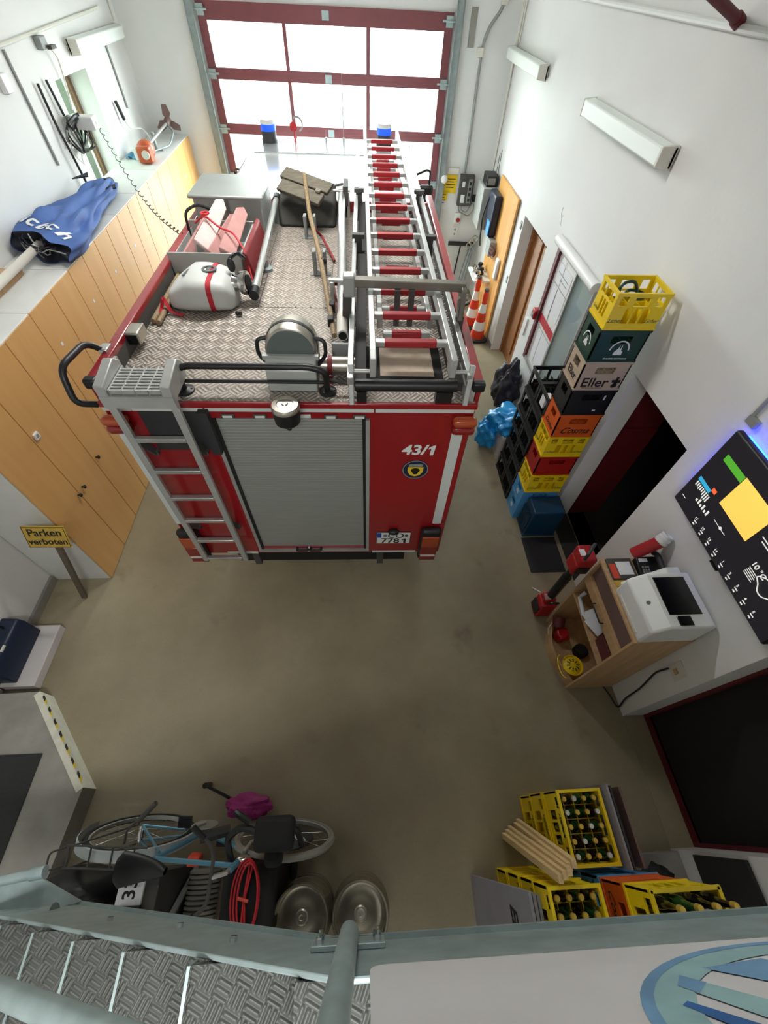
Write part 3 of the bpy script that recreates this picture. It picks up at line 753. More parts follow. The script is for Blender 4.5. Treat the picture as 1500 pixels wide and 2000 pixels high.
# chassis, wheels, cab
b = B(); b.bx(.3, BW-.3, .15, 6.6, .48, ZB+.02); b.ob('chassis', 'rubber', truck)
for x in (.53, 1.73):
    b = B(); b.bx(x-.03, x+.03, .03, .15, .6, .8); b.ob('tow_bracket', 'dgrey', truck)
for yb in (1.5, 5.9):
    for x, sg in ((.16, 1), (BW-.16, -1)):
        b = B(); b.lathe([(.2, -.13), (.36, -.13), (.40, -.10), (.41, 0), (.40, .10), (.36, .13), (.2, .13)], (x+sg*.0, yb, .412), (1, 0, 0), n=36); w = b.ob('wheel', 'tire', truck)
        b = B(); b.lathe([(.22, -.10), (.21, .10), (.1, .12), (.08, .14), (0, .14)], (x, yb, .412), (-sg, 0, 0), n=24); b.ob('wheel_rim', 'grey', w)
prf = [(BL+.02, .55), (BL+.02, 2.50), (BL+.1, 2.60), (5.95, 2.60), (6.12, 2.55), (6.45, 1.75), (6.85, 1.45), (6.92, 1.3), (6.92, .5), (6.3, .5), (6.3, .86), (5.5, .86), (5.5, .5)]
b = B(); b.prism(prf, 'x', .03, BW-.03); cab = b.ob('cab', 'cabwhite', truck, bev=.05, seg=3)
b = B(); b.prism([(6.15, 2.47), (6.44, 1.79), (6.46, 1.80), (6.17, 2.48)], 'x', .18, BW-.18); b.ob('windscreen', 'screen', cab)
for x in (.02, BW-.03):
    b = B(); b.prism([(5.0, 1.6), (5.0, 2.3), (5.95, 2.3), (6.2, 1.6)], 'x', x, x+.012); b.ob('side_window', 'screen', cab)
b = B(); b.bx(.1, BW-.1, 6.9, 6.98, .5, .8); b.ob('bumper', 'dgrey', cab, bev=.02)
b = B(); b.bx(.12, BW-.12, 5.20, 5.212, 2.598, 2.606); b.ob('roof_seam', 'lgrey', cab)
for x in (.27, 1.87):
    b = B(); b.lathe([(.11, 0), (.11, .03), (.098, .05), (.098, .12)], (x, 5.72, 2.60)); bc = b.ob('beacon', 'charcoal', truck)
    b = B(); b.lathe([(.1, .12), (.1, .19)], (x, 5.72, 2.60)); b.ob('lens', 'blue', bc)
    b = B(); b.lathe([(.1, .19), (.098, .22), (.085, .235), (0, .24)], (x, 5.72, 2.60)); b.ob('beacon_cap', 'clear', bc)
b = B(); b.cyl((.62, 5.75, 2.6), (.62, 5.75, 2.72), .012); b.lathe([(.015, 0), (.03, .05), (.045, .12), (.05, .125), (.0, .12)], (.62, 5.8, 2.76), (0, -1, .1)); b.ob('horn', 'toolred', cab)
b = B(); b.tube(arc((.66, 2.78), .075, -1.2, 2.2, 12, 'xz', 5.78), .01); b.ob('hose_loop', 'grey', cab)
for x, h_ in ((1.05, .12), (1.30, .75)):
    b = B(); b.tube([(x, 5.85, 2.6), (x, 5.85, 2.6+h_)], [.006, .003], 6); b.cyl((x, 5.85, 2.6), (x, 5.85, 2.64), .018); b.ob('antenna', 'grey', cab)
b = B(); b.tube(fillet([(.03, 5.45, 2.30), (-.22, 5.5, 2.34), (-.27, 5.55, 2.32), (-.27, 5.57, 2.0)], .05), .014); mr = b.ob('mirror_arm', 'black', truck)
b = B(); b.bx(-.40, -.2, 5.55, 5.62, 1.75, 2.1); b.ob('mirror', 'black', mr, bev=.03)
b = B(); b.tube(fillet([(BW-.03, 5.3, 2.36), (BW+.2, 5.4, 2.42), (BW+.25, 5.4, 2.40), (BW+.25, 5.38, 2.2)], .05), .014); mr = b.ob('mirror_arm', 'black', truck)
b = B(); b.bx(BW+.10, BW+.30, 5.28, 5.36, 1.98, 2.27); b.ob('mirror', 'black', mr, bev=.03)

# ladder carrier built on the roof
cr_ = bpy.data.objects.new('ladder_carrier', None); COL.objects.link(cr_); cr_.parent = truck
b = B(); b.beam((1.505, -.02, 2.76), (1.515, 4.2, 2.80), .035, .05); b.ob('carrier_rail', 'alu', cr_, bev=.004)
b = B(); b.beam((2.205, .02, 2.76), (2.13, 4.1, 2.80), .035, .05); b.ob('carrier_rail', 'alu', cr_, bev=.004)
b = B(); b.beam((1.563, .02, 2.70), (1.57, 3.0, 2.70), .07, .06); b.ob('slide_strip', 'fabricstrip', cr_)
b = B(); b.beam((2.145, .02, 2.70), (2.09, 3.0, 2.70), .06, .06); b.ob('slide_strip', 'fabricstrip', cr_)
b = B(); b.cyl((1.535, .03, 2.70), (2.14, .03, 2.70), .036, n=20); b.ob('roller', 'black', cr_)
for x0, x1 in ((2.02, 2.12), (1.54, 1.60)):
    b = B(); b.bx(x0, x1, .0, .06, DZ, 2.67); b.ob('roller_foot', 'black', cr_)
for x in (1.51, 2.20):
    b = B(); b.beam((x, -.02, DZ), (x+(.02 if x > 2 else 0), .06, 2.82), .032, .03, up=(0, 1, 0)); b.ob('end_bracket', 'alum', cr_, bev=.005)
for x0, x1 in ((1.52, 1.63), (2.08, 2.2)):
    b = B(); b.cyl((x0, .05, 2.78), (x1, .05, 2.78), .012); b.ob('lock_pin', 'alum', cr_)
for bb in (1.8, 2.9):
    for x in (1.54, 2.13):
        b = B(); b.bx(x-.03, x+.03, bb, bb+.04, DZ, 2.83); b.bx(x-.05, x+.05, bb-.005, bb+.045, 2.83, 2.86); b.tube(fillet([(x-.03, bb, 2.78), (x-.03, bb-.1, 2.74), (x-.03, bb-.1, 2.66)], .02), .012); b.ob('ladder_clamp', 'dgrey', cr_)
b = B(); b.bx(1.60, 2.10, .22, .60, DZ, DZ+.008); b.ob('black_underlay', 'rubber', cr_)
b = B(); b.bx(1.69, 2.04, .26, .58, DZ+.008, DZ+.012); b.ob('sand_plate', 'bedplate', cr_)
# cross beam over the ladder
b = B(); b.beam((1.50, .70, 2.985), (2.23, .66, 2.985), .06, .05); cb = b.ob('ladder_gantry', 'bronze', truck, bev=.006)
b = B(); b.bx(1.455, 1.53, .66, .74, 2.9, 3.03); b.ob('beam_end', 'alum', cb, bev=.01)
b = B(); b.prism([(.58, 2.80), (.60, 2.99), (.68, 3.01), (.72, 2.96), (.66, 2.80)], 'x', 2.20, 2.235); b.ob('side_arm', 'bronze', cb, bev=.006)
b = B(); b.cyl((2.19, .63, 2.93), (2.25, .63, 2.93), .02); b.ob('pivot', 'steel', cb)
b = B(); b.beam((1.46, .70, DZ), (1.48, .70, 2.92), .06, .05, up=(0, 1, 0)); b.beam((2.22, .62, 2.7), (2.22, .62, 2.82), .05, .04, up=(0, 1, 0)); b.ob('gantry_leg', 'dgrey', cb)
for x in (1.80, 1.89):
    b = B(); b.bx(x-.018, x+.018, .62, .655, 2.74, 2.97); b.ob('hanger', 'dgrey', cb)

# ---- things lying on the roof
def RT(name, label, cat, o, group=None):
    at(o); return thing(name, label, cat, TW(*o), TA, group)
# extension ladder
t = RT('extension_ladder', 'long aluminium extension ladder with red rungs lying on the fire engine roof', 'ladder', (1.84, 2.4, DZ+.1))
def lad_sec(x0, x1, x0e, x1e, b0, b1, z, first, nr):
    for xa, xb in ((x0, x0e), (x1, x1e)):
        b = B(); b.beam((xa, b0, z), (xb, b1, z), .032, .075); b.ob('side_rail', 'alu', t, bev=.003)
    for k in range(nr):
        y = first + .305*k
        if y > b1-.05: break
        f_ = (y-b0)/(b1-b0); xa, xb = x0+(x0e-x0)*f_+.014, x1+(x1e-x1)*f_-.014
        b = B(); b.bx(xa, xb, y-.02, y+.02, z-.016, z+.016); rg = b.ob('rung', 'alu', t, bev=.004)
        b = B(); b.bx(xa+.055, xb-.055, y-.0225, y+.0225, z-.0185, z+.0185); b.ob('rung_sleeve', 'redmatt', rg, bev=.005)
lad_sec(1.635, 2.075, 1.60, 1.99, -.06, 4.75, 2.905, .14, 16)
for x in (1.635, 2.075):
    b = B(); b.bx(x-.018, x+.018, -.085, .02, 2.83, 2.945); b.ob('foot_plate', 'alum', t, bev=.006)
lad_sec(1.69, 2.015, 1.66, 1.94, .55, 4.3, 2.80, .42, 13)
at()
# chest
t = RT('storage_chest', 'grey aluminium storage chest with lid at the front left of the fire engine roof', 'chest', (.36, 2.72, DZ))
b = B(); b.bx(.06, .66, 2.46, 3.0, DZ, 2.885); b.ob('chest_body', 'lgrey', t, bev=.008)
b = B(); b.bx(.03, .69, 2.42, 3.04, 2.885, 2.912); b.ob('lid', 'shut', t, bev=.01)
b = B(); b.bx(.34, .37, 2.455, 2.462, 2.76, 2.88); b.ob('latch', 'grey', t); at()
# tray of folded warning signals
t = RT('metal_tray', 'open grey metal tray holding folded red and white warning signs', 'tray', (.3, 1.95, DZ))
b = B(); b.bx(.03, .60, 1.60, 1.615, DZ, 2.775); b.bx(.03, .045, 1.615, 2.3, DZ, 2.72); b.bx(.585, .60, 1.615, 2.3, DZ, 2.75); b.bx(.03, .60, 2.285, 2.3, DZ, 2.77); b.bx(.045, .585, 1.615, 2.285, DZ, DZ+.012)
b.ob('tray', 'lgrey', t, bev=.003); at()
sg_lab = ['folded faded red warning sign at the left of the tray, lowest of the pile', 'pale pointed folded warning sign lying across the top of the pile in the tray', 'folded faded red warning sign in the middle of the tray under the cord', 'folded faded red warning sign at the right of the tray beside the dark red one']
sigs = [((.14, 1.63, 2.70), (.22, 2.22, 2.80), .085, 'pink', -.3), ((.28, 1.66, 2.78), (.36, 2.20, 2.90), .085, 'palepink', .25), ((.36, 1.63, 2.72), (.44, 2.2, 2.80), .08, 'pink', .1), ((.48, 1.63, 2.745), (.53, 2.2, 2.85), .085, 'pink', .5)]
for (p0, p1, r_, m_, tw), lb_ in zip(sigs, sg_lab):
    t = RT('folded_warning_sign', lb_, 'warning sign', p0, 'folded warning signs in the roof tray')
    p0, p1 = Vector(p0), Vector(p1); d = (p1-p0).normalized(); x = d.cross(Vector((0, 0, 1))).normalized(); z = x.cross(d)
    b = B()
    def tri(c, r): return [b.v(c + x*(r*math.cos(tw+PI/2+2*PI*k/3)) + z*(r*math.sin(tw+PI/2+2*PI*k/3))) for k in range(3)]
    A_, B_ = tri(p0, r_), tri(p1, r_*.75); C_ = b.v(p1 + d*.12)
    for k in range(3): b.f([A_[k], A_[(k+1) % 3], B_[(k+1) % 3], B_[k]]); b.f([B_[k], B_[(k+1) % 3], C_])
    b.f(A_[::-1]); b.ob('cover', m_, t, bev=.012)
    b = B()
    A_ = [b.v(p0 - d*.004 + x*(r_*.5*math.cos(tw+PI/2+2*PI*k/3)) + z*(r_*.5*math.sin(tw+PI/2+2*PI*k/3))) for k in range(3)]; b.f(A_); b.ob('end_plate', 'grey', t)
    at()
b = B(); b.prism([(.615, DZ), (.70, DZ), (.66, 2.78), (.63, 2.80)], 'y', 1.58, 2.3)
solo(b, 'folded_warning_sign', 'sredd', 'dark red folded sign standing against the right side of the tray', 'warning sign', (.65, 1.9, DZ), TA, 'folded warning signs in the roof tray', TW(.65, 1.9, DZ), bev=.01)
b = B(); b.tube(fillet([(.20, 1.95, 2.86), (.30, 1.92, 2.93), (.42, 1.86, 2.86), (.54, 1.78, 2.86), (.63, 1.66, 2.78), (.68, 1.52, DZ+.02)], .05), .008); b.tube(arc((.31, 1.92), .03, 0, 6, 12, 'xy', 2.94), .008)
solo(b, 'lashing_cord', 'redcord', 'red cord tied over the folded signs in the roof tray', 'cord', (.4, 1.8, DZ), TA, None, TW(.4, 1.8, DZ))
b = B(); b.tube(fillet([(.04, 2.2, 2.63), (.05, 2.2, 2.86), (.14, 2.32, 2.88), (.24, 2.33, 2.84)], .06), .012)
solo(b, 'rubber_hose', 'rubber', 'black hose arching over the back of the roof tray', 'hose', (.1, 2.2, DZ), TA, None, TW(.1, 2.2, DZ))
# canister
t = RT('canister', 'pale grey plastic canister strapped down with red webbing on the fire engine roof', 'canister', (.36, 1.2, DZ))
def can(u, v):
    a = 2*PI*u; x = .135 + .50*v
    k = math.sin(PI*min(1, max(0, v))) ** .25 if 0 < v < 1 else 0
    f_ = min(1, .62 + .95*v) if v < .4 else 1
    ca, sa = math.cos(a), math.sin(a)
    p_ = 4
    rr = (abs(ca)**p_ + abs(sa)**p_) ** (-1/p_)
    hh = .115*f_*(.35+.65*k); dd = .205*(.6+.4*f_)*(.3+.7*k)
    return (x, 1.19 + dd*rr*ca, DZ + .002 + hh + hh*rr*sa)
b = B(); V_ = b.grid(can, 40, 16, True); b.f(V_[0][::-1]); b.f(V_[-1]); b.ob('canister_body', 'canister', t, ang=60)
for v_ in (.70,):
    P_ = [Vector(can(i/40, v_)) for i in range(40)]; c_ = sum(P_, Vector())/40
    b = B()
    A_ = [[b.v(c_ + (q-c_)*1.02 + Vector((dx, 0, 0))) for q in P_] for dx in (-.018, .018)]
    for i in range(40): b.f([A_[0][i], A_[0][(i+1) % 40], A_[1][(i+1) % 40], A_[1][i]])
    b.ob('strap', 'webbing', t)
b = B()
for p_ in ([(.13, 1.04, 2.70), (.11, 1.0, 2.64), (.10, .93, DZ+.006), (.09, .86, DZ+.006)], [(.13, 1.04, 2.70), (.17, 1.0, 2.62), (.24, .98, DZ+.008), (.26, .975, DZ+.006)]):
    for q0, q1 in zip(p_, p_[1:]): b.beam(q0, q1, .028, .004)
b.ob('strap', 'webbing', t)
b = B(); b.lathe([(.05, -.03), (.06, .0), (.05, .02), (.05, .05), (.075, .055), (.08, .075), (.08, .10), (.06, .105), (.0, .10)], (.62, 1.22, DZ+.13), (1, -.15, .1)); cpl = b.ob('coupling', 'chrome', t)
b = B(); b.lathe([(.055, 0), (.05, .004), (0, .004)], (.727, 1.204, DZ+.141), (1, -.15, .1)); b.ob('seal', 'rubber', cpl)
b = B(); b.tube(fillet([(.61, 1.25, DZ+.2), (.60, 1.27, DZ+.27), (.66, 1.32, DZ+.30), (.70, 1.34, DZ+.25)], .03), .014); b.sph((.615, 1.25, DZ+.24), .03, (1, .6, 1.6)); b.ob('lever', 'black', cpl)
b = B(); b.cyl((.64, 1.0, DZ+.02), (.68, .99, DZ+.02), .014); b.ob('drain_plug', 'black', t)
for k in range(3):
    b = B(); b.box((.30+.038*k, 1.18, DZ+.213+.0045*k), (.018, .10, .008), (0, -.12, -.2)); b.ob('printed_mark', 'print', t)
b = B(); b.lathe([(.036, 0), (.052, 0), (.052, .007), (.036, .007)], (.465, 1.20, DZ+.2295), (0, 0, 1), n=24); b.ob('printed_mark', 'print', t)
text('C', .06, 'print', t, (.465, 1.20, DZ+.236), (1, .1, 0), (-.1, 1, 0), 'printed_mark', bold=.03)
at()
# poles
for k, (x0, x1, lb_) in enumerate(((.06, .05, 'dark wooden pole lying along the left roof edge, the one against the parapet'), (.125, .09, 'dark wooden pole lying along the left roof edge, the one nearer the canister'))):
    b = B(); b.tube([(x0+.022-.02*k, .86-.02*k, DZ+.022), (x1+.022-.012*k, 2.25, DZ+.022)], .0185, 12)
    solo(b, 'wooden_pole', 'oldwood', lb_, 'pole', (x0+.05, 1.5, DZ), TA, 'wooden poles on the roof', TW(x0+.05, 1.5, DZ))
# silver tube
t = RT('telescopic_mast', 'slim silver tube with black end caps on the roof beside the grey chest', 'tube', (.73, 2.0, DZ))
b = B(); b.tube([(.755, 1.24, 2.67), (.735, 2.85, 2.77)], .028, 14); b.ob('tube', 'alu', t)
b = B(); b.tube([(.756, 1.16, 2.665), (.755, 1.25, 2.671)], .037, 14); b.ob('end_cap', 'black', t)
b = B(); b.tube([(.735, 2.84, 2.77), (.734, 2.93, 2.775)], .036, 14); b.ob('end_cap', 'black', t)
b = B(); b.lathe([(.05, 0), (.05, .02), (.02, .03), (.02, .08)], (.76, 1.75, DZ)); b.ob('foot', 'galvd', t)
b = B(); b.lathe([(.04, 0), (.04, .15)], (.735, 2.8, DZ)); b.ob('foot', 'galvd', t); at()
# broom
t = RT('street_broom', 'wide street broom with long wooden handle resting on two stands on the roof', 'broom', (1.15, 2.0, DZ))
b = B(); b.tube([(1.03, 2.84, 2.975), (1.10, 2.35, 2.82), (1.235, 1.62, 2.76), (1.385, .60, 2.68)], .019, 12); b.ob('handle', 'oldwood', t)
b = B(); b.box((1.055, 2.78, 2.94), (.50, .13, .035), (.35, .12, -.45)); b.box((1.0, 2.66, 2.885), (.46, .12, .035), (.45, .1, -.52)); hd = b.ob('head', 'greywood', t, bev=.006)
for x, y, z in ((.885, 2.85, 2.94), (.86, 2.75, 2.89), (1.17, 2.60, 2.90)):
    b = B(); b.box((x, y, z+.02), (.045, .03, .014), (.4, .1, -.45)); b.ob('bolt_plate', 'steel', hd)
for y, x in ((2.45, 1.085), (1.70, 1.22)):
    b = B(); b.bx(x-.056, x-.03, y-.04, y+.04, DZ, 2.78); b.bx(x+.03, x+.055, y-.04, y+.04, DZ, 2.78); b.bx(x-.055, x+.055, y-.04, y+.04, DZ, DZ+.012); b.bx(x-.085, x+.085, y-.03, y+.03, DZ, DZ+.006); b.ob('stand', 'grey', t, bev=.004)
b = B(); b.tube([(1.13, 2.28, 2.74), (1.20, 2.30, 2.66), (1.33, 1.90, 2.62)], .011, 8); b.ob('strap', 'sredd', t)
b = B(); b.sph((1.26, 1.56, 2.75), .028); b.ob('clip', 'black', t)
b = B(); b.box((1.36, 1.22, 2.74), (.05, .025, .03), (0, 0, .4)); b.tube([(1.36, 1.2, 2.73), (1.41, .85, 2.65)], .008, 6); b.ob('tie', 'sredd', t)
at()
b = B(); b.prism([(2.68, DZ), (2.76, 2.76), (3.10, 2.86), (3.12, DZ)], 'x', .76, 1.31)
solo(b, 'canvas_case', 'olive', 'dark grey canvas case behind the broom head at the front of the roof', 'case', (1.05, 2.9, DZ), TA, None, TW(1.05, 2.9, DZ), bev=.03)
# long square pole with clamps
t = RT('telescopic_pole', 'long silver pole in clamps lying between the broom and the ladder', 'pole', (1.40, 1.9, DZ))
b = B(); b.tube([(1.355, 3.25, 2.78), (1.425, 1.2, 2.77), (1.44, .66, 2.735)], [.036, .036, .034], 14); b.ob('pole_tube', 'alu', t)
b = B(); b.tube([(1.437, .74, 2.742), (1.445, .52, 2.725)], .038, 16); b.ob('nozzle', 'offwhite', t)
b = B(); b.cyl((1.445, .525, 2.7254), (1.4455, .515, 2.7246), .028); b.ob('nozzle_bore', 'rubber', t)
for y, x in ((1.10, 1.43), (3.0, 1.36)):
    b = B(); b.bx(x-.10, x+.09, y-.02, y+.02, 2.805, 2.825); b.bx(x-.09, x-.06, y-.03, y+.03, DZ, 2.81); b.bx(x+.055, x+.085, y-.03, y+.03, DZ, 2.81); b.ob('clamp', 'alu', t, bev=.004)
for dy in (.0, -.2):
    for dx in (-.075, .075):
        b = B(); b.bx(1.43+dx-.02, 1.43+dx+.02, .92+dy, .98+dy, 2.67, 2.73); b.ob('pad', 'black', t, bev=.005)
b = B(); b.bx(1.33, 1.40, 2.98, 3.2, DZ, 2.76); b.bx(1.38, 1.43, 2.95, 3.2, 2.7, 2.86); b.tube([(1.27, 3.1, 2.82), (1.42, 3.1, 2.85)], .012, 8); b.ob('front_holder', 'dgrey', t)
at()
b = B(); b.bx(1.38, 1.53, .38, .40, DZ, 2.75); b.bx(1.38, 1.40, .38, .5, DZ, 2.7)
solo(b, 'metal_plate', 'grey', 'upright grey metal plate between the pole nozzle and the silver pipe', 'plate', (1.45, .39, DZ), TA, None, TW(1.45, .39, DZ), bev=.004)
t = RT('pipe_piece', 'short silver pipe with a red strap lying beside the floodlight', 'pipe', (1.42, .28, DZ))
b = B(); b.tube([(1.31, .29, 2.66), (1.545, .29, 2.66)], .055, 20); b.ob('pipe', 'steel', t)
b = B(); b.tube([(1.355, .29, 2.66), (1.385, .29, 2.66)], .058, 20); b.bx(1.355, 1.385, .1, .25, DZ, DZ+.008); b.ob('strap', 'sredd', t); at()
# floodlight
t = RT('floodlight', 'round floodlight with grey face on a pale box mount at the rear roof edge', 'floodlight', (1.15, .3, DZ))
b = B(); b.prism([(.10, DZ), (.10, 2.74), (.155, 2.79), (.40, 2.79), (.40, DZ)], 'x', 1.0, 1.30); b.ob('mount_box', 'lgrey', t, bev=.008)
b = B(); b.bx(.985, 1.315, .16, .185, 2.775, 2.80); b.ob('mount_edge', 'lgrey', t)
b = B(); b.lathe([(.0, .0), (.135, .0), (.15, .01), (.155, .05), (.15, .15), (.1, .2), (0, .21)], (1.15, .20, 2.80), (0, 1, 0), n=40); hs = b.ob('lamp_body', 'steel', t)
b = B(); b.lathe([(.0, .0), (.138, .0), (.138, .006), (0, .006)], (1.15, .194, 2.80), (0, 1, 0), n=40); b.ob('lamp_face', 'facegrey', hs)
b = B(); b.lathe([(.157, .06), (.157, .085), (.15, .085), (.15, .06)], (1.15, .20, 2.80), (0, 1, 0), n=40); b.ob('band', 'black', hs)
for sg in (-1, 1):
    b = B(); b.tube(fillet([(1.15+sg*.14, .26, 2.86), (1.15+sg*.20, .25, 2.85), (1.15+sg*.205, .24, 2.76), (1.15+sg*.15, .23, 2.70)], .03), .012); b.ob('grip', 'black', hs)
at()
# ------------------------------------------------------------------ left wall: cupboards
CX, CZ = -2.81, 2.316
def WT(name, label, cat, o, rz=0, group=None):
    at(o); return thing(name, label, cat, o, rz, group)
units = [(2.33, 3.63, [2.765, 3.2]), (3.63, 4.45, [4.05]), (4.45, 5.14, [4.80]), (5.14, 5.87, [5.5]), (5.87, 6.60, [6.24]), (6.60, 7.56, [7.08]), (7.56, 8.62, [8.1]), (8.62, 9.50, [9.06])]
ul = ['tall beech-fronted cupboard nearest the camera, with white side panel and three doors', 'tall beech-fronted cupboard under the white parasol pole', 'tall beech-fronted cupboard under the lettered end of the blue parasol', 'tall beech-fronted cupboard under the middle of the blue parasol', 'tall beech-fronted cupboard under the tip of the blue parasol', 'tall beech-fronted cupboard just past the tip of the blue parasol', 'tall beech-fronted cupboard under the orange brush cutter', 'tall beech-fronted cupboard at the gate wall, under the propeller']
knob_at = {0: [(2.735, .97), (2.84, .975), (3.245, .985)]}
for k, ((y0, y1, se), lb_) in enumerate(zip(units, ul)):
    t = WT('tall_cupboard', lb_, 'cupboard', (CX-.3, (y0+y1)/2, 0), 0, 'tall cupboards along the left wall')
    b = B(); b.bx(LX+.012, CX-.022, y0+.001, y1-.001, 0.0, CZ-.02); b.ob('carcass', 'cabtop', t)
    b = B(); b.bx(LX+.012, CX-.004, y0+.005, y1-.005, CZ-.02, CZ); b.ob('top_panel', 'cabtop', t, bev=.003)
    ys = [y0]+se+[y1]
    for j, (a, c) in enumerate(zip(ys, ys[1:])):
        b = B(); b.bx(CX-.021, CX, a+.004, c-.004, .012, CZ-.008); dr = b.ob('door', 'cabinet', t, bev=.003)
        if k == 0:
            ky, kz = knob_at[0][j]
        else: ky, kz = (c-.05 if j % 2 == 0 else a+.05), 1.0
        b = B(); b.cyl((CX, ky, kz), (CX+.03, ky, kz), .009, n=10); b.bx(CX+.022, CX+.04, ky-.014, ky+.014, kz-.016, kz+.016); b.ob('knob', 'black', dr, bev=.004)
        if k and j == 0:
            b = B(); b.bx(CX, CX+.003, a+.14, a+.17, 1.93, 1.96); b.ob('name_label', 'paper', dr)
    if k == 0:
        b = B(); b.bx(CX, CX+.02, 2.79, 2.85, 1.64, 1.70); lb2 = b.ob('door_sensor', 'white', t, bev=.004)
        b = B(); b.bx(CX+.02, CX+.0215, 2.805, 2.835, 1.655, 1.685); b.ob('sensor_face', 'grey', lb2)
    at()
# parasol lying on the cupboards
t = WT('parasol', 'folded blue parasol with white lettering and pale pole lying on the cupboards', 'parasol', (-3.1, 5.4, CZ))
ax0, ax1 = Vector((-3.06, 4.62, CZ+.12)), Vector((-3.12, 6.62, CZ+.09))
def para(u, v):
    a = 2*PI*u; c = ax0.lerp(ax1, v)
    prof = [.30, .325, .31, .27, .235, .205, .18, .17, .165, .15, .11]
    q = v*10; i = min(9, int(q)); r_ = prof[i] + (prof[i+1]-prof[i])*(q-i)
    w = 1 + .12*math.sin(7*a+6.4*v) + .07*math.sin(12*a-6*v) + .07*math.sin(3*a+16*v) + .14*abs(math.sin(3.5*a+5*v)) + .12*abs(math.sin(5.5*a-9*v)) - .15
    w = 1 + (w-1)*min(1, .35+2.6*v)
    x, z = r_*(1+.5*(w-1))*1.12*math.cos(a), r_*(1+1.6*(w-1))*.44*math.sin(a)
    z = max(z, CZ+.006-c.z)
    return (max(LX+.02, c.x+x), c.y + (.05*math.sin(5*a) - .42*x)*(1-v), c.z+z)
b = B(); V_ = b.grid(para, 72, 30, True); b.f(V_[-1]); canopy = b.ob('canopy', 'parasol', t, ang=50)
b = B()
def inner(u, v):
    p = Vector(para(u, 0)); c = ax0
    return tuple(c + (p-c)*(1-.85*v) + Vector((0, .02+.10*v*(1+.5*math.sin(9*2*PI*u)), 0)))
V_ = b.grid(inner, 72, 6, True); b.f(V_[-1]); b.ob('canopy_lining', 'parasoldark', t, ang=60)
for k in range(7):
    a = .25+.42*k
    P_ = []
    for j in range(9):
        s_ = j/8; xx = .26*(1-.1*k/6)*math.cos(a)*(s_*1.6-.6)+.05*math.sin(j+k); P_.append((max(LX+.02, ax0.x+xx), ax0.y-.02-.42*xx-.05*math.sin(PI*s_), max(CZ+.02, ax0.z+.10*math.sin(a)*(s_*1.6-.6)+.02*math.cos(2*j+k))))
    b = B(); b.tube(P_, .006, 5); b.ob('hem', 'grey' if k % 3 == 0 else 'parasoldark', t)
b = B(); b.tube([(-3.10, 4.75, CZ+.12), (-3.12, 3.2, CZ+.10), (-3.13, 2.35, CZ+.09)], .036, 16); b.ob('pole', 'offwhite', t)
b = B(); b.tube([(-3.12, 6.58, CZ+.09), (-3.12, 6.74, CZ+.08)], [.06, .045], 14); b.ob('tip', 'parasoldark', t)
for x, y, z in ((-3.30, 6.45, .20), (-2.98, 6.35, .12)):
    b = B(); b.prism([(x-.07, y-.12), (x+.08, y-.02), (x+.02, y+.12)], 'z', CZ+z-.0, CZ+z+.012); b.ob('flap', 'parasoldark', t)
# lettering printed on the canopy near its open end, draped over the folds
from mathutils.bvhtree import BVHTree
bvh = BVHTree.FromPolygons([v.co.copy() for v in canopy.data.vertices], [tuple(p.vertices) for p in canopy.data.polygons])
cu_, cv_ = Vector((.90, -.37, 0)).normalized(), Vector((.37, .90, 0)).normalized()
for k, ch in enumerate('ncbch'):
    o_ = text(ch, .21, 'inkw', canopy, ax0 + cu_*(-.27+.122*k) + cv_*(.18 - .005*k), cu_, cv_, bold=.025)
    bm = bmesh.new(); bm.from_mesh(o_.data)
    bmesh.ops.delete(bm, geom=[f for f in bm.faces if f.normal.z < .5], context='FACES')
    bmesh.ops.triangulate(bm, faces=bm.faces[:])
    for _ in range(3): bmesh.ops.subdivide_edges(bm, edges=[e for e in bm.edges if e.calc_length() > .02], cuts=1)
    bmesh.ops.triangulate(bm, faces=bm.faces[:])
    for v in bm.verts:
        h = bvh.ray_cast(Vector((v.co.x, v.co.y, 3)), Vector((0, 0, -1)))
        v.co.z = (h[0].z if h[0] is not None else -1) + .007
    bmesh.ops.delete(bm, geom=[v for v in bm.verts if v.co.z < -.5 or v.co.z + canopy.matrix_world.translation.z < -5], context='VERTS')
    bm.to_mesh(o_.data); bm.free()
at()
b = B(); b.bx(-3.36, -3.16, 2.6, 4.35, CZ+.002, CZ+.05)
solo(b, 'cardboard_strip', 'cabwood2', 'long tan board lying on the cupboards behind the parasol pole', 'board', (-3.26, 3.4, CZ+.002), bev=.004)
# brush cutter / propeller tool
t = WT('outboard_tool', 'orange motor tool with silver shaft and brown propeller on the cupboards by the gate', 'motor tool', (-3.05, 8.6, CZ))
b = B(); b.sph((-3.02, 7.98, CZ+.12), .12, (1, 1.15, .95)); b.box((-3.0, 7.86, CZ+.10), (.18, .16, .18)); b.ob('motor_housing', 'trimorange', t, bev=.02)
b = B(); b.lathe([(.05, 0), (.05, .02), (0, .02)], (-2.97, 7.775, CZ+.11), (.1, -1, .1)); b.ob('starter', 'offwhite', t)
b = B(); b.box((-3.13, 7.93, CZ+.10), (.06, .18, .15)); b.ob('tank', 'white', t, bev=.015)
b = B(); b.tube([(-3.02, 8.08, CZ+.14), (-2.99, 9.12, CZ+.20)], .018, 12); b.ob('shaft', 'alu', t)
b = B()
for k in range(3):
    a = 2.2*k+.4
    b.prism([(0, -.02), (.10, -.07), (.2, -.03), (.19, .04), (.08, .05)], 'y', -.008, .008, Matrix.Translation((-2.99, 9.17, CZ+.21)) @ Matrix.Rotation(a, 4, 'Y') @ Matrix.Rotation(.35, 4, 'X'))
pr = b.ob('propeller', 'propbrown', t, bev=.004)
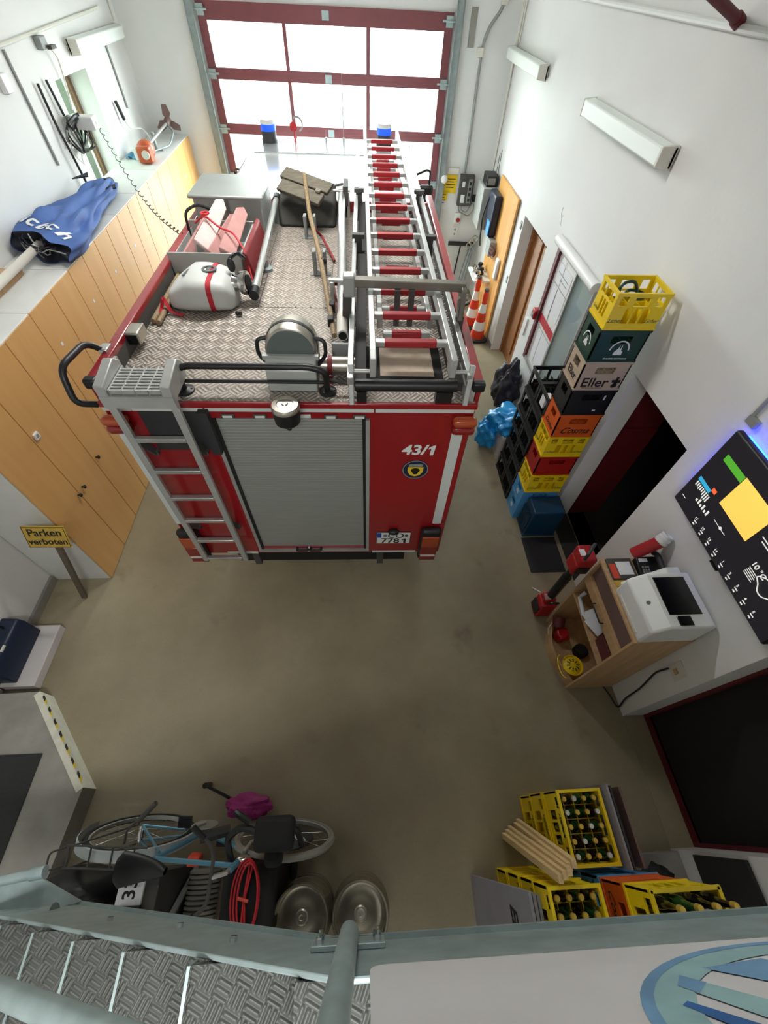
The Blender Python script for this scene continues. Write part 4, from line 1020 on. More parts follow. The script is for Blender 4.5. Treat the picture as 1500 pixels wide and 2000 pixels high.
b = B(); b.lathe([(.03, -.06), (.055, 0), (.055, .08), (.03, .1)], (-2.99, 9.14, CZ+.20), (0, 1, .15)); b.ob('hub', 'propbrown', pr)
b = B(); b.tube(fillet([(-2.99, 9.08, CZ+.20), (-2.90, 9.05, CZ+.12), (-2.90, 8.7, CZ+.02), (-3.05, 8.3, CZ+.03)], .1), .012, 8); b.ob('handle_loop', 'galvd', t)
b = B(); b.bx(-3.15, -2.95, 8.48, 8.52, CZ, CZ+.02); b.bx(-3.06, -3.03, 8.47, 8.53, CZ, CZ+.21); b.ob('guard', 'grey', t)
at()
b = B()
def rag(u, v): return (-3.36+.22*u, 8.0+.34*v, CZ+.012+.05*(1+math.sin(9*u+4*v))*(1-abs(2*u-1))*.8+.02*math.sin(11*v))
V_ = b.grid(rag, 14, 16); ob_ = solo(b, 'cleaning_cloth', 'bluecloth', 'crumpled blue cloth behind the orange motor tool on the cupboards', 'cloth', (-3.26, 8.15, CZ))
md = ob_.modifiers.new('solid', 'SOLIDIFY'); md.thickness = .008
# ---- things on the left wall
def wall_lamp(name, label, o, u, n, L_, group):
    """tube lamp: trapezoid housing, length along u, standing off along n"""
    at(o); t = thing(name, label, 'lamp', o, 0, group)
    o = Vector(o); u = Vector(u).normalized(); n = Vector(n); z = Vector((0, 0, 1))
    mt = Matrix((u, n, z)).transposed().to_4x4(); mt.translation = o
    b = B(); b.bx(-L_/2, L_/2, .012, .035, -.06, .06, mt); b.ob('base', 'offwhite', t)
    b = B(); b.prism([(.035, -.075), (.135, -.06), (.135, .06), (.035, .075)], 'x', -L_/2+.02, L_/2-.02, mt); b.ob('diffuser', 'lamp', t, bev=.012)
    for xa in (-L_/2, L_/2-.022):
        b = B(); b.prism([(.012, -.078), (.138, -.064), (.138, .064), (.012, .078)], 'x', xa, xa+.022, mt); b.ob('end_piece', 'offwhite', t, bev=.006)
    at(); return t
wall_lamp('tube_lamp', 'white box-shaped tube lamp on the left wall above the small window', (LX, 8.50, 3.43), (0, 1, 0), (1, 0, 0), 1.7, 'tube lamps on the walls')
wall_lamp('tube_lamp', 'white box-shaped tube lamp on the right wall, the larger one nearer the camera', RW(4.86, 3.36), (WS, 1, 0), (-1, 0, 0), 1.76, 'tube lamps on the walls')
wall_lamp('tube_lamp', 'white box-shaped tube lamp on the right wall, the far one near the corner', RW(8.26, 3.40), (WS, 1, 0), (-1, 0, 0), 1.72, 'tube lamps on the walls')
def duct(label, pts, r=.014, m='offwhite', name='cable_duct', cat='cable duct', group=None):
    b = B(); b.tube(pts, r, 8); c = Vector(pts[0]); return solo(b, name, m, label, cat, c, group=group)
x = LX+.014
duct('grey cable duct running down the left wall left of the black cables', [(x, 6.25, 3.54), (x, 6.27, 2.66)], .014, 'grey')
duct('pale cable duct along the top of the left wall above the lamp', [(x, 5.4, 3.56), (x, 6.25, 3.57), (x, 9.0, 3.66)], .016)
duct('pale cable duct dropping beside the lamp on the left wall near the corner', [(x, 9.42, 3.75), (x, 9.44, 3.52)], .014)
duct('pale cable duct down the left wall between window and corner', [(x, 8.83, 3.34), (x, 8.85, 2.72)], .014, 'grey')
t = WT('junction_box', 'small grey junction box with cable on the left wall beside the lamp', 'junction box', (LX, 7.0, 3.52))
b = B(); b.bx(LX, LX+.07, 6.93, 7.08, 3.47, 3.57); b.ob('box', 'grey', t, bev=.01)
b = B(); b.bx(LX+.07, LX+.12, 7.02, 7.14, 3.47, 3.5); b.ob('flap', 'dgrey', t)
b = B(); b.tube(fillet([(LX+.07, 7.08, 3.48), (LX+.06, 7.2, 3.40), (LX+.03, 7.2, 3.2), (LX+.1, 6.95, 3.0)], .1), .009, 8); b.ob('cable', 'offwhite', t); at()
duct('long black cable on the left wall, dropping behind the parasol', fillet([(LX+.03, 6.57, 3.27), (LX+.03, 6.57, 2.95), (LX+.06, 6.56, 2.75), (LX+.06, 6.62, 2.40), (LX+.1, 6.63, CZ+.03)], .2), .014, 'black', 'power_cable', 'cable', 'black cables on the left wall')
duct('short black cable hanging on the left wall, ending at the cable coil', [(LX+.03, 6.78, 3.27), (LX+.04, 6.82, 2.98)], .014, 'black', 'power_cable', 'cable', 'black cables on the left wall')
t = WT('cable_coil', 'coil of black and white cables hanging on the left wall in front of the window', 'cable coil', (LX+.1, 6.85, 2.9))
def coil(c, ry, rz, x, ph, w): return [(x + .02*math.sin(3*a+ph), c[0] + ry*math.cos(a), c[1] + rz*math.sin(a) + w*math.sin(2*a+ph)) for a in [2*PI*i/24 for i in range(24)]]
for k in range(6):
    b = B(); b.tube(coil((6.80+.025*k, 2.83-.008*k), .15+.012*(k % 3), .13+.015*((k*2) % 3), LX+.05+.018*k, k, .02), .011, 6, closed=True); b.ob('loop', 'black' if k % 3 else 'grey', t)
b = B()
for k in range(4): b.tube([(LX+.10, 6.70+.02*k, 2.93-.02*k), (LX+.14, 6.85+.03*k, 2.97), (LX+.13, 7.0, 2.90-.03*k)], .02, 8)
b.ob('bundle', 'black', t)
b = B(); b.tube(coil((6.75, 2.72), .09, .16, LX+.06, 1, .01), .005, 6, closed=True); b.ob('loop', 'offwhite', t); at()
t = WT('charger', 'white charger box on the left wall beside the black cable coil', 'charger', (LX+.02, 7.0, 2.9))
b = B(); b.box((LX+.16, 6.98, 2.90), (.28, .16, .12)); b.ob('case', 'white', t, bev=.012)
b = B(); b.cyl((LX+.30, 6.98, 2.9), (LX+.303, 6.98, 2.9), .02); b.bx(LX, LX+.05, 6.95, 7.01, 2.87, 2.93); b.ob('label', 'grey', t); at()
# spiral lead from the charger to the engine
P_ = []
p0, p1 = Vector((LX+.30, 7.02, 2.84)), Vector(TW(.0, 2.1, 2.73))
for i in range(420):
    s_ = i/419; c = p0.lerp(p1, s_) + Vector((0, 0, -.42*math.sin(PI*s_)*.5))
    a = 2*PI*22*s_; P_.append(c + Vector((.013*math.cos(a), .008*math.cos(a), .010*math.sin(a))))
b = B(); b.tube(P_, .0045, 5); solo(b, 'spiral_lead', 'charcoal', 'thin spiral charging lead from the wall charger to the fire engine roof', 'cable', tuple(p0))
t = WT('power_plug', 'dark plug and pale lead on the left wall right of the window', 'plug', (LX, 8.43, 2.8))
b = B(); b.tube([(LX+.04, 8.42, 2.86), (LX+.06, 8.46, 2.66)], .022, 10); b.ob('plug', 'black', t)
b = B(); b.tube(fillet([(LX+.06, 8.46, 2.66), (LX+.08, 8.5, 2.56), (LX+.2, 8.75, 2.52), (LX+.3, 8.65, CZ+.015), (LX+.42, 8.5, CZ+.012)], .12), .008, 8); b.ob('lead', 'offwhite', t); at()
b = B(); b.bx(LX, LX+.06, 5.90, 6.02, 3.28, 3.42); solo(b, 'wall_box', 'white', 'small white box on the left wall at the picture edge', 'wall box', (LX, 5.96, 3.35), bev=.01)
# sign on a stick
t = WT('no_parking_sign', 'weathered yellow sign reading Parken verboten on a wooden stake leaning by the cupboard', 'sign', (-3.04, 2.12, 0))
b = B(); b.beam((-3.03, 2.10, 0.0), (-2.79, 2.20, 1.02), .05, .03, up=(0, 1, 0)); b.ob('stake', 'stakewood', t)
su, sv = Vector((.98, -.02, .0)).normalized(), Vector((.05, .35, .93)).normalized(); so = Vector((-2.80, 2.155, 1.085)); sn = su.cross(sv)
mt = Matrix((su, sv, sn)).transposed().to_4x4(); mt.translation = so
b = B(); b.bx(-.185, .185, -.115, .115, -.012, .0, mt); bd = b.ob('sign_board', 'signyellow', t, bev=.003)
b = B()
for q in ((-.18, .18, .105, .11), (-.18, .18, -.11, -.105), (-.18, -.175, -.11, .11), (.175, .18, -.11, .11)): b.bx(*q, 0, .001, mt)
b.ob('sign_border', 'ink', bd)
text('Parken', .105, 'ink', bd, so + sv*.045 + sn*.001, su, sv, bold=.02)
text('verboten', .092, 'ink', bd, so - sv*.05 + sn*.001, su, sv, bold=.02)
at()
# navy case on the plinth
t = WT('tool_case', 'navy blue carrying case standing on the low white plinth', 'case', (-3.3, 1.46, .1))
b = B(); b.prism([(-3.425, .1), (-3.25, .1), (-3.25, .34), (-3.29, .40), (-3.425, .42)], 'y', 1.18, 1.70); b.ob('case_body', 'navy', t, bev=.015)
b = B(); b.tube(fillet([(-3.36, 1.60, .40), (-3.36, 1.60, .47), (-3.36, 1.52, .48), (-3.36, 1.50, .40)], .03), .011); b.ob('handle', 'black', t)
b = B(); b.bx(-3.30, -3.28, 1.38, 1.44, .37, .40); b.ob('latch', 'offwhite', t)
at()
# ------------------------------------------------------------------ gate wall, right of the gate
def GT(name, label, cat, a, z, off=0, group=None):
    o = GP(a, z, off); at(o); return thing(name, label, cat, o, 0, group)
def gbx(b, a0, a1, o0, o1, z0, z1):
    mt = Matrix((GU, -GN, Vector((0, 0, 1)))).transposed().to_4x4(); mt.translation = GO
    return b.bx(a0, a1, o0, o1, z0, z1, mt)
b = B(); gbx(b, 3.93, 4.02, 0, .02, 3.42, 3.80); solo(b, 'ventilation_slot', 'base', 'tall dusty grey vent plate at the top of the gate wall', 'vent', GP(3.97, 3.6))
b = B(); b.tube(fillet([GP(4.36, 3.95, .02), GP(4.36, 3.80, .02), GP(4.20, 3.62, .03), GP(4.15, 3.42, .02), GP(4.17, 2.2, .02), GP(4.17, 1.95, .02)], .1), .02, 10); solo(b, 'cable_duct', 'grey', 'grey cable duct with a bend running down the gate wall', 'cable duct', GP(4.17, 2.5))
for a, z, lb_ in ((4.13, 3.38, 'small pale junction box on the gate wall at the bend of the grey duct'), (4.37, 3.88, 'small pale junction box on the gate wall high in the corner')):
    b = B(); gbx(b, a-.05, a+.05, 0, .06, z-.05, z+.05); solo(b, 'junction_box', 'offwhite', lb_, 'junction box', GP(a, z), bev=.01)
t = GT('gate_control_unit', 'dark grey gate control box mounted on the gate wall', 'control unit', 4.22, 1.75)
b = B(); gbx(b, 4.10, 4.36, 0, .10, 1.50, 1.95); b.ob('housing', 'dgrey', t, bev=.012)
b = B(); gbx(b, 4.26, 4.33, .10, .11, 1.55, 1.9); b.ob('terminal_strip', 'grey', t)
b = B(); gbx(b, 4.15, 4.20, .10, .104, 1.78, 1.86); b.ob('label', 'paper', t)
b = B(); gbx(b, 4.15, 4.22, .10, .104, 1.55, 1.67); b.ob('label', 'paper', t)
for z in (1.58, 1.66, 1.74, 1.82):
    b = B(); gbx(b, 4.275, 4.315, .11, .12, z, z+.04); b.ob('connector', 'black', t)
b = B(); b.tube(fillet([GP(4.14, 1.50, .05), GP(4.16, 1.40, .05), GP(4.36, 1.33, .05), GP(4.44, 1.45, .05), GP(4.40, 1.56, .06)], .06), .008); b.tube(fillet([GP(4.2, 1.50, .04), GP(4.2, 1.43, .04), GP(4.30, 1.38, .04), GP(4.38, 1.54, .05)], .05), .006); b.ob('cable', 'grey', t)
b = B(); gbx(b, 4.38, 4.46, 0, .07, 1.56, 1.66); b.ob('relay', 'black', t, bev=.008); at()
t = GT('emergency_stop', 'white switch box with red emergency button on the gate wall', 'switch', 4.16, 1.30)
b = B(); gbx(b, 4.10, 4.22, 0, .06, 1.20, 1.38); b.ob('box', 'white', t, bev=.01)
b = B(); b.lathe([(.02, 0), (.02, .03), (.035, .035), (.035, .05), (0, .055)], GP(4.165, 1.28, .06), tuple(-GN)); b.ob('button', 'redmatt', t); at()
t = GT('wall_socket', 'white double socket on the gate wall below the red emergency button', 'socket', 4.15, 1.06)
b = B(); gbx(b, 4.10, 4.20, 0, .015, .98, 1.14); b.ob('plate', 'white', t, bev=.005)
for z in (1.02, 1.10):
    b = B(); b.lathe([(.02, 0), (.02, .002), (0, .002)], GP(4.15, z, .015), tuple(-GN)); b.ob('hole', 'grey', t)
at()
for a0, a1, z0, z1, lb_ in ((3.84, 4.06, 1.66, 1.93, 'yellow printed sheet on the gate wall beside the control box, the upper one'), (3.78, 3.92, 1.55, 1.70, 'yellow sheet on the gate wall, the lower one partly behind the gate rail')):
    t = GT('yellow_notice', lb_, 'notice', a0, z0, .004, 'yellow notices by the gate')
    b = B(); gbx(b, a0, a1, .003, .006, z0, z1); b.ob('sheet', 'yellowpaper', t)
    b = B()
    for k in range(4): gbx(b, a0+.03, a1-.03-.02*(k % 2), .006, .0068, z1-.07-.04*k, z1-.058-.04*k)
    b.ob('print_lines', 'ink', t); at()
t = GT('hand_lamp', 'white round hand lamp hanging beside the yellow sheet', 'lamp', 3.80, 1.9)
b = B(); b.sph(GP(3.815, 1.88, .07), .065, (1, .8, 1)); b.ob('lamp_head', 'white', t)
b = B(); b.tube([GP(3.815, 1.85, .06), GP(3.79, 1.64, .05)], .022); b.ob('lamp_handle', 'white', t); at()
b = B(); gbx(b, 3.88, 4.07, 0, .05, 1.94, 2.03); solo(b, 'wall_shelf', 'offwhite', 'small cream ledge on the gate wall above the yellow sheets', 'ledge', GP(3.97, 1.98), bev=.008)
t = GT('floor_squeegee', 'dark long-handled squeegee hanging head-up on the gate wall', 'squeegee', 4.24, .0, .05)
b = B(); b.tube([GP(4.30, .84, .05), GP(4.22, .02, .12)], .014); b.ob('handle', 'black', t)
b = B(); gbx(b, 4.05, 4.55, .03, .07, .84, .885); gbx(b, 4.05, 4.55, .045, .055, .885, .91); b.ob('head', 'charcoal', t); at()
gl = ['grey metal hook pole leaning in the corner beside the cones, leftmost of three', 'grey metal pole leaning in the corner, the middle one with a ring head', 'grey metal pole leaning in the corner, rightmost of three against the board']
for k in range(3):
    t = GT('corner_pole', gl[k], 'pole', 4.4+.08*k, 0, .2, 'poles in the corner by the gate')
    b = B(); b.tube([GP(4.25+.08*k, .01, .42), GP(4.46+.05*k, .80+.06*k, .06)], .018); b.ob('shaft', 'galvd', t)
    b = B(); b.lathe([(.05, 0), (.06, .01), (.05, .02), (.035, .01), (.05, 0)], GP(4.46+.05*k, .86+.06*k, .09), tuple(-GN+Vector((0, 0, .5)))); b.ob('ring_head', 'steel', t); at()
# ------------------------------------------------------------------ right wall
def RT2(name, label, cat, y, z, off=0, group=None):
    o = RW(y, z, off); at(o); return thing(name, label, cat, o, RWA*0, group)
RM = Matrix(((-1, 0, 0), (0, 1, 0), (0, 0, 1))).to_4x4()
def rbx(b, y0, y1, z0, z1, o0, o1):
    """box on the right wall; o = distance into the room"""
    ym = (y0+y1)/2; xm = W0+WS*ym
    return b.bx(xm-o1, xm-o0, y0, y1, z0, z1)
b = B(); b.tube([RW(9.2, 4.0, .025), RW(3.0, 4.0, .025), RW(1.0, 4.0, .025)], .022, 10); solo(b, 'cable_duct', 'white', 'white conduit running high along the whole right wall', 'cable duct', RW(4, 4.0, .025))
b = B(); b.tube([RW(9.08, 4.3, .02), RW(9.08, 1.9, .02)], .018, 8); b.tube([RW(8.97, 4.3, .02), RW(8.97, 3.5, .02)], .012, 8); solo(b, 'cable_duct', 'offwhite', 'cream conduit running down the right wall beside the far corner', 'cable duct', RW(9.08, 2.5, .02))
b = B(); b.tube([RW(3.92, 4.03, .05), RW(3.45, 4.29, .95)], .028, 12); b.tube([RW(3.93, 4.02, .03), RW(3.91, 4.04, .08)], .036, 12); solo(b, 'roof_strut', 'darkred', 'dark red strut reaching the right wall at the top right corner', 'strut', RW(3.92, 4.03, .05))
# wooden backing board with its equipment
b = B(); rbx(b, 7.24, 8.40, .0, 2.16, .012, .045); solo(b, 'backing_board', 'door', 'tall light wood board on the right wall beside the traffic cones', 'board', RW(7.8, .02, .02), bev=.004)
t = RT2('equipment_cabinet', 'pale green-grey steel cabinet fixed high in the corner by the wooden board', 'cabinet', 8.75, 1.7)
b = B(); rbx(b, 8.50, 9.0, 1.35, 1.95, 0, .26); b.ob('cabinet_body', 'lgrey', t, bev=.01)
b = B(); b.lathe([(.03, 0), (.03, .004), (.02, .004), (.02, 0)], RW(8.49, 1.75, .14), (0, -1, 0)); b.ob('round_label', 'grey', t); at()
t = RT2('radio_set', 'black radio set standing on the steel cabinet in the corner', 'radio', 8.75, 1.95)
b = B(); rbx(b, 8.55, 8.85, 1.952, 2.10, .03, .22); b.ob('case', 'black', t, bev=.012)
b = B(); b.bx(RW(8.5, 0, .2)[0], RW(8.5, 0, .08)[0], 8.545, 8.55, 1.98, 2.07); b.ob('display', 'grey', t)
b = B(); b.tube([RW(8.6, 2.10, .05), RW(8.62, 2.42, .05)], .005); b.tube([RW(8.7, 2.10, .05), RW(8.7, 2.36, .05)], .005); b.ob('antenna', 'black', t); at()
t = RT2('rescue_bag', 'navy and blue bag hanging at the left edge of the wooden board', 'bag', 8.35, 1.9)
b = B(); rbx(b, 8.0, 8.42, 1.40, 1.98, .045, .17); b.ob('bag_body', 'navy', t, bev=.03)
b = B(); rbx(b, 8.02, 8.2, 1.42, 1.62, .17, .185); b.ob('pocket', 'bcrate', t, bev=.006)
b = B(); b.tube(fillet([RW(8.4, 1.9, .16), RW(8.42, 1.6, .22), RW(8.38, 1.25, .2), RW(8.36, 1.15, .18)], .1), .014); b.ob('strap', 'black', t); at()
t = RT2('charging_station', 'grey charging box with tangled red wires on the wooden board', 'charger', 7.95, 1.3)
b = B(); rbx(b, 7.82, 8.05, 1.18, 1.40, .04, .16); b.ob('box', 'grey', t, bev=.01)
b = B()
for k in range(4): b.tube(fillet([RW(7.84, 1.38-.05*k, .15), RW(7.72, 1.40-.06*k, .14), RW(7.64, 1.30+.03*k, .08), RW(7.72, 1.18+.04*k, .1), RW(7.85, 1.24, .15)], .05), .005, 6)
b.ob('wires', 'darkred', t); at()
b = B(); rbx(b, 7.38, 7.52, .98, 1.30, .04, .10); solo(b, 'intercom', 'white', 'white rounded box on the wooden board at chest height', 'intercom', RW(7.45, 1.0, .05), bev=.025)
t = RT2('wall_shelf', 'small white shelf on the wooden board above the traffic cones', 'shelf', 8.1, .83)
b = B(); rbx(b, 7.72, 8.3, .80, .825, .04, .34); b.ob('shelf_board', 'white', t); at()
for k, (y, o_, m_, lb_) in enumerate(((7.85, .25, 'chrome', 'shiny metal fitting on the small white shelf, nearest the front edge'), (8.0, .16, 'black', 'black fitting in the middle of the small white shelf'), (8.12, .26, 'chrome', 'shiny fitting on the small white shelf, at its left end'), (8.2, .14, 'black', 'black fitting at the back of the small white shelf by the wall'))):
    b = B(); b.lathe([(.05, 0), (.055, .02), (.03, .04), (.03, .07), (.045, .08), (.04, .11), (0, .12)], RW(y, .825, o_), (0, 0, 1)); b.tube([RW(y, .88, o_), RW(y-.06, .93, o_+.05)], .018); solo(b, 'hose_fitting', m_, lb_, 'hose fitting', RW(y, .826, o_), group='fittings on the small white shelf')
# cones
def cone():
    at((0, 0, 0)); t = thing('traffic_cone', 'orange and white striped traffic cone in front of the wooden board, the nearer one', 'traffic cone', (0, 0, 0), 0, 'traffic cones')
    b = B(); b.prism([(-.17, -.13), (-.13, -.17), (.13, -.17), (.17, -.13), (.17, .13), (.13, .17), (-.13, .17), (-.17, .13)], 'z', 0, .045); b.ob('base', 'charcoal', t, bev=.01)
    hs = [.045, .17, .30, .43, .56, .60, .72]
    rr = lambda h: .135 - .115*(h/.75)
    for i, m_ in enumerate(('conered', 'conewhite', 'conered', 'conewhite', 'conered', 'conered')):
        b = B(); b.lathe([(rr(hs[i]), hs[i]), (rr(hs[i+1]), hs[i+1])] if i < 5 else [(.045, .60), (.05, .63), (.05, .70), (.035, .74)], (0, 0, 0)); b.ob('cone_band', m_, t)
    b = B(); b.lathe([(.04, .735), (.045, .75), (.035, .765), (0, .77)], (0, 0, 0)); b.ob('tip', 'dgrey', t); return t
c0 = cone(); c0.location = (2.21, 7.28, 0); c0.scale = (1, 1, 1.17)
dup(c0, (2.17, 7.75, 0), .4, 'orange and white striped traffic cone in front of the wooden board, the farther one')
b = B(); b.tube(fillet([RW(8.15, .50, .12), RW(8.1, .3, .16), RW(8.3, .02, .45)], .1), .024); solo(b, 'black_hose', 'rubber', 'black hose leaning behind the traffic cones', 'hose', RW(8.2, .02, .3))
b = B(); b.sph((2.0, 8.55, .14), .14, (1, 1.2, 1)); b.sph((1.9, 8.2, .09), .09, (1, 1.3, 1)); solo(b, 'boot_bag', 'dgrey', 'dark rounded bundle on the floor behind the traffic cones', 'bundle', (2.0, 8.5, .0))
# small switches
for y, z, lb_ in ((6.99, 1.93, 'small grey switch on the right wall above the brown doorway edge'), (7.0, 1.18, 'small grey switch on the right wall halfway up beside the doorway')):
    b = B(); rbx(b, y-.03, y+.03, z-.05, z+.05, 0, .012); solo(b, 'light_switch', 'grey', lb_, 'switch', RW(y, z), bev=.004)
b = B(); rbx(b, 5.68, 5.76, .98, 1.22, 0, .02); solo(b, 'light_switch', 'white', 'white switch strip on the right wall between brown doorway and notice board', 'switch', RW(5.72, 1.0), bev=.006)
t = RT2('fire_alarm', 'small red alarm box on the right wall at the notice board edge', 'alarm', 5.42, 1.45)
b = B(); rbx(b, 5.36, 5.47, 1.38, 1.50, 0, .09); b.ob('box', 'toolred', t, bev=.01)
b = B(); rbx(b, 5.38, 5.45, 1.40, 1.45, .09, .10); b.ob('cover', 'grey', t); at()
# notice board
t = RT2('notice_board', 'tall white notice board with dark red edge and papers on the right wall', 'notice board', 4.8, 1.6)
b = B(); rbx(b, 4.22, 5.36, .88, 2.26, 0, .03); b.ob('back_panel', 'white', t)
b = B(); rbx(b, 5.30, 5.37, .86, 2.28, .0, .06); b.ob('side_edge', 'maroon', t)
b = B(); rbx(b, 4.20, 5.37, 2.24, 2.28, 0, .06); rbx(b, 4.20, 5.37, .86, .90, 0, .06); b.ob('frame_rail', 'alum', t)
b = B(); rbx(b, 4.22, 4.70, .90, 2.24, .045, .05); b.ob('glass_front', 'tint', t)
b = B(); rbx(b, 4.695, 4.715, .90, 2.24, .035, .06); rbx(b, 4.205, 4.225, .90, 2.24, .035, .06); b.ob('glass_edge', 'alum', t)
b = B()
for y0, y1, z0, z1 in ((4.80, 5.25, 1.95, 2.15), (4.80, 5.05, 1.62, 1.92), (5.08, 5.26, 1.55, 1.9), (4.78, 5.2, 1.0, 1.35), (4.3, 4.62, 1.7, 2.1), (4.3, 4.62, 1.15, 1.6)): rbx(b, y0, y1, z0, z1, .03, .033)
b.ob('papers', 'paper', t)
b = B()
for y0, y1, z0, z1 in ((4.78, 5.26, 1.925, 1.932), (4.78, 5.26, 1.37, 1.377), (5.06, 5.067, .95, 2.2), (4.85, 5.2, 2.05, 2.06), (4.85, 5.1, 2.0, 2.01)): rbx(b, y0, y1, z0, z1, .033, .0345)
b.ob('printed_lines', 'grey', t)
b = B(); rbx(b, 4.74, 5.28, 1.42, 1.52, .033, .038); b.ob('red_strip', 'webbing', t)
b = B(); b.tube([RW(5.42, 2.31, .06), RW(4.20, 2.31, .06)], .055, 14); b.ob('roller_cover', 'white', t); at()
for y, z in ((5.66, 2.50), (5.60, 2.44)):
    b = B(); b.tube([RW(y+.07*math.cos(a), z+.07*math.sin(a), .002) for a in [-1.2+.2*i for i in range(9)]], .003, 5); solo(b, 'chalk_mark', 'panel', 'thin curved scratch on the right wall above the brown doorway', 'scratch', RW(y, z), group='scratches on the right wall')
# ------------------------------------------------------------------ drinks crates
def shell_windows(w, d, h, kind):
    """(holes on the long face, holes on the short face) for a crate side w / d wide"""
    if kind == 'open':      # large windows with ribs, like a lattice
        H = lambda L_: [(.03+i*(L_-.06)/5+.008, .03+(i+1)*(L_-.06)/5-.008, .05, h-.115) for i in range(1, 4)] + [(.035, .10, h-.10, h-.03), (L_-.10, L_-.035, h-.10, h-.03), (L_*.36, L_*.64, h-.10, h-.035)]
        return H(w), H(d)
    if kind == 'grip':
        G = lambda L_: [(L_*.5-.085, L_*.5+.085, h-.12, h-.055)]
        return G(w), [(d*.5-.06, d*.5+.06, h-.13, h-.05)]
    if kind == 'big':
        return [(w*.08, w*.46, .045, h-.045), (w*.54, w*.92, .045, h-.045)], [(d*.12, d*.88, .045, h-.05)]
    return [], []
def crate(name, label, kind, m, w=.40, d=.30, h=.283, group=None, cells=(5, 4), inner=True):
    at(); t = thing(name, label, 'crate', (0, 0, 0), 0, group)
    hw, hd = shell_windows(w, d, h, kind); th = .012
    b = B()
    b.wallholes((-w/2, -d/2, 0), (1, 0, 0), (0, 0, 1), (0, 1, 0), w, h-.002, th, hw)
    b.wallholes((-w/2, d/2-th, 0), (1, 0, 0), (0, 0, 1), (0, 1, 0), w, h-.002, th, hw)
    b.wallholes((-w/2, -d/2, 0), (0, 1, 0), (0, 0, 1), (1, 0, 0), d, h-.002, th, hd)
    b.wallholes((w/2-th, -d/2, 0), (0, 1, 0), (0, 0, 1), (1, 0, 0), d, h-.002, th, hd)
    b.bx(-w/2+th, w/2-th, -d/2+th, d/2-th, .004, .012)
    r_ = .006
    for z0, z1 in ((h-.022, h-.002), (.0, .018)):
        b.bx(-w/2-r_, w/2+r_, -d/2-r_, -d/2, z0, z1); b.bx(-w/2-r_, w/2+r_, d/2, d/2+r_, z0, z1); b.bx(-w/2-r_, -w/2, -d/2, d/2, z0, z1); b.bx(w/2, w/2+r_, -d/2, d/2, z0, z1)
    b.ob('crate_shell', m, t)
    if inner:
        b = B(); nx, ny = cells; hh = h*.55
        for i in range(1, nx): x = -w/2+w*i/nx; b.bx(x-.0025, x+.0025, -d/2+th, d/2-th, .012, hh)
        for j in range(1, ny): y = -d/2+d*j/ny; b.bx(-w/2+th, w/2-th, y-.0025, y+.0025, .012, hh-.004)
        b.ob('dividers', m, t)
    return t
SX0, SY0 = 1.935, 3.085
SH, SZ = .2832, .5215
cxm, cym = SX0+.21, SY0+.152
W_, D_ = .42, .30
def face_txt(t, s, size, m, z, x=0, **k): text(s, size, m, t, (x, -D_/2-.0008, z), (1, 0, 0), (0, 0, 1), **k)
def side_txt(t, s, size, m, z, y=0, **k): text(s, size, m, t, (-W_/2-.0008, y, z), (0, -1, 0), (0, 0, 1), **k)
STK = 'crates in the tall mixed stack'
def put(t, k, dx=0, dy=0): t.location = (cxm+dx, cym+dy, SZ+k*SH)
y0 = crate('drinks_crate', 'yellow drinks crate at the very top of the tall mixed stack', 'open', 'yellow', W_, D_, SH, STK)
for s_ in (-1, 1): face_txt(y0, 'Licher', .045, 'inkg', .072, s_*.148, shear=.4)
side_txt(y0, 'Licher', .035, 'inkg', .07, .09, shear=.4); put(y0, 7, .005)
dup(y0, (cxm, cym, SZ+2*SH), 0, 'yellow drinks crate in the tall mixed stack between the orange and red crates')
dup(y0, (cxm-.005, cym-.02, SZ), 0, 'yellow drinks crate at the bottom of the tall mixed stack, under the red crate')
t = crate('drinks_crate', 'dark green drinks crate with white church print, second from the top of the tall stack', 'grip', 'green', W_, D_, SH, STK)
def church(t, o, u, v, s):
    o, u, v = Vector(o), Vector(u), Vector(v); n = u.cross(v)
    b = B()
    A = [b.v(o + u*(s*r_*math.cos(a)) + v*(s*(r_*math.sin(a)-.1)) + n*.0009) for r_ in (1.0, .86) for a in [PI*i/16 for i in range(17)]]
    for i in range(16): b.f([A[i], A[i+1], A[18+i], A[17+i]])
    for P_ in ([(-.45, -.6), (.45, -.6), (.42, -.2), (.25, -.15), (.22, .1), (.16, .55), (.10, .1), (.04, .05), (-.02, .12), (-.08, .45), (-.14, .1), (-.4, -.25)],):
        b.f([b.v(o + u*(s*x) + v*(s*y) + n*.0009) for x, y in P_])
    b.bm.faces.ensure_lookup_table(); b.ob('print_emblem', 'inkw', t)
church(t, (.02, -D_/2, .115), (1, 0, 0), (0, 0, 1), .085); church(t, (-W_/2, 0, .12), (0, -1, 0), (0, 0, 1), .075)
face_txt(t, 'BRAUEREI GÄSTEHAUS', .02, 'inkw', .03, .02); put(t, 6)
t = crate('drinks_crate', 'beige drinks crate printed Eller, third from the top of the tall stack', 'grip', 'beige', W_, D_, SH, STK)
face_txt(t, 'Eller', .125, 'ink', .075, -.045, bold=.015, sx=1.1); side_txt(t, 'Eller', .10, 'ink', .09, 0, bold=.02)
face_txt(t, 'Biere aus der Region', .022, 'ink', .022, -.05)
b = B()
for q in ([(0, -.05), (.025, -.04), (.02, 0), (.045, .0), (.04, .03), (.015, .03), (.02, .055), (-.005, .065), (-.01, .03), (-.04, .03), (-.035, .005), (-.01, 0), (-.03, -.03), (-.02, -.05)],): b.f([b.v((.145+x, -D_/2-.001, .075+z)) for x, z in q])
b.ob('lion_print', 'ink', t); put(t, 5)
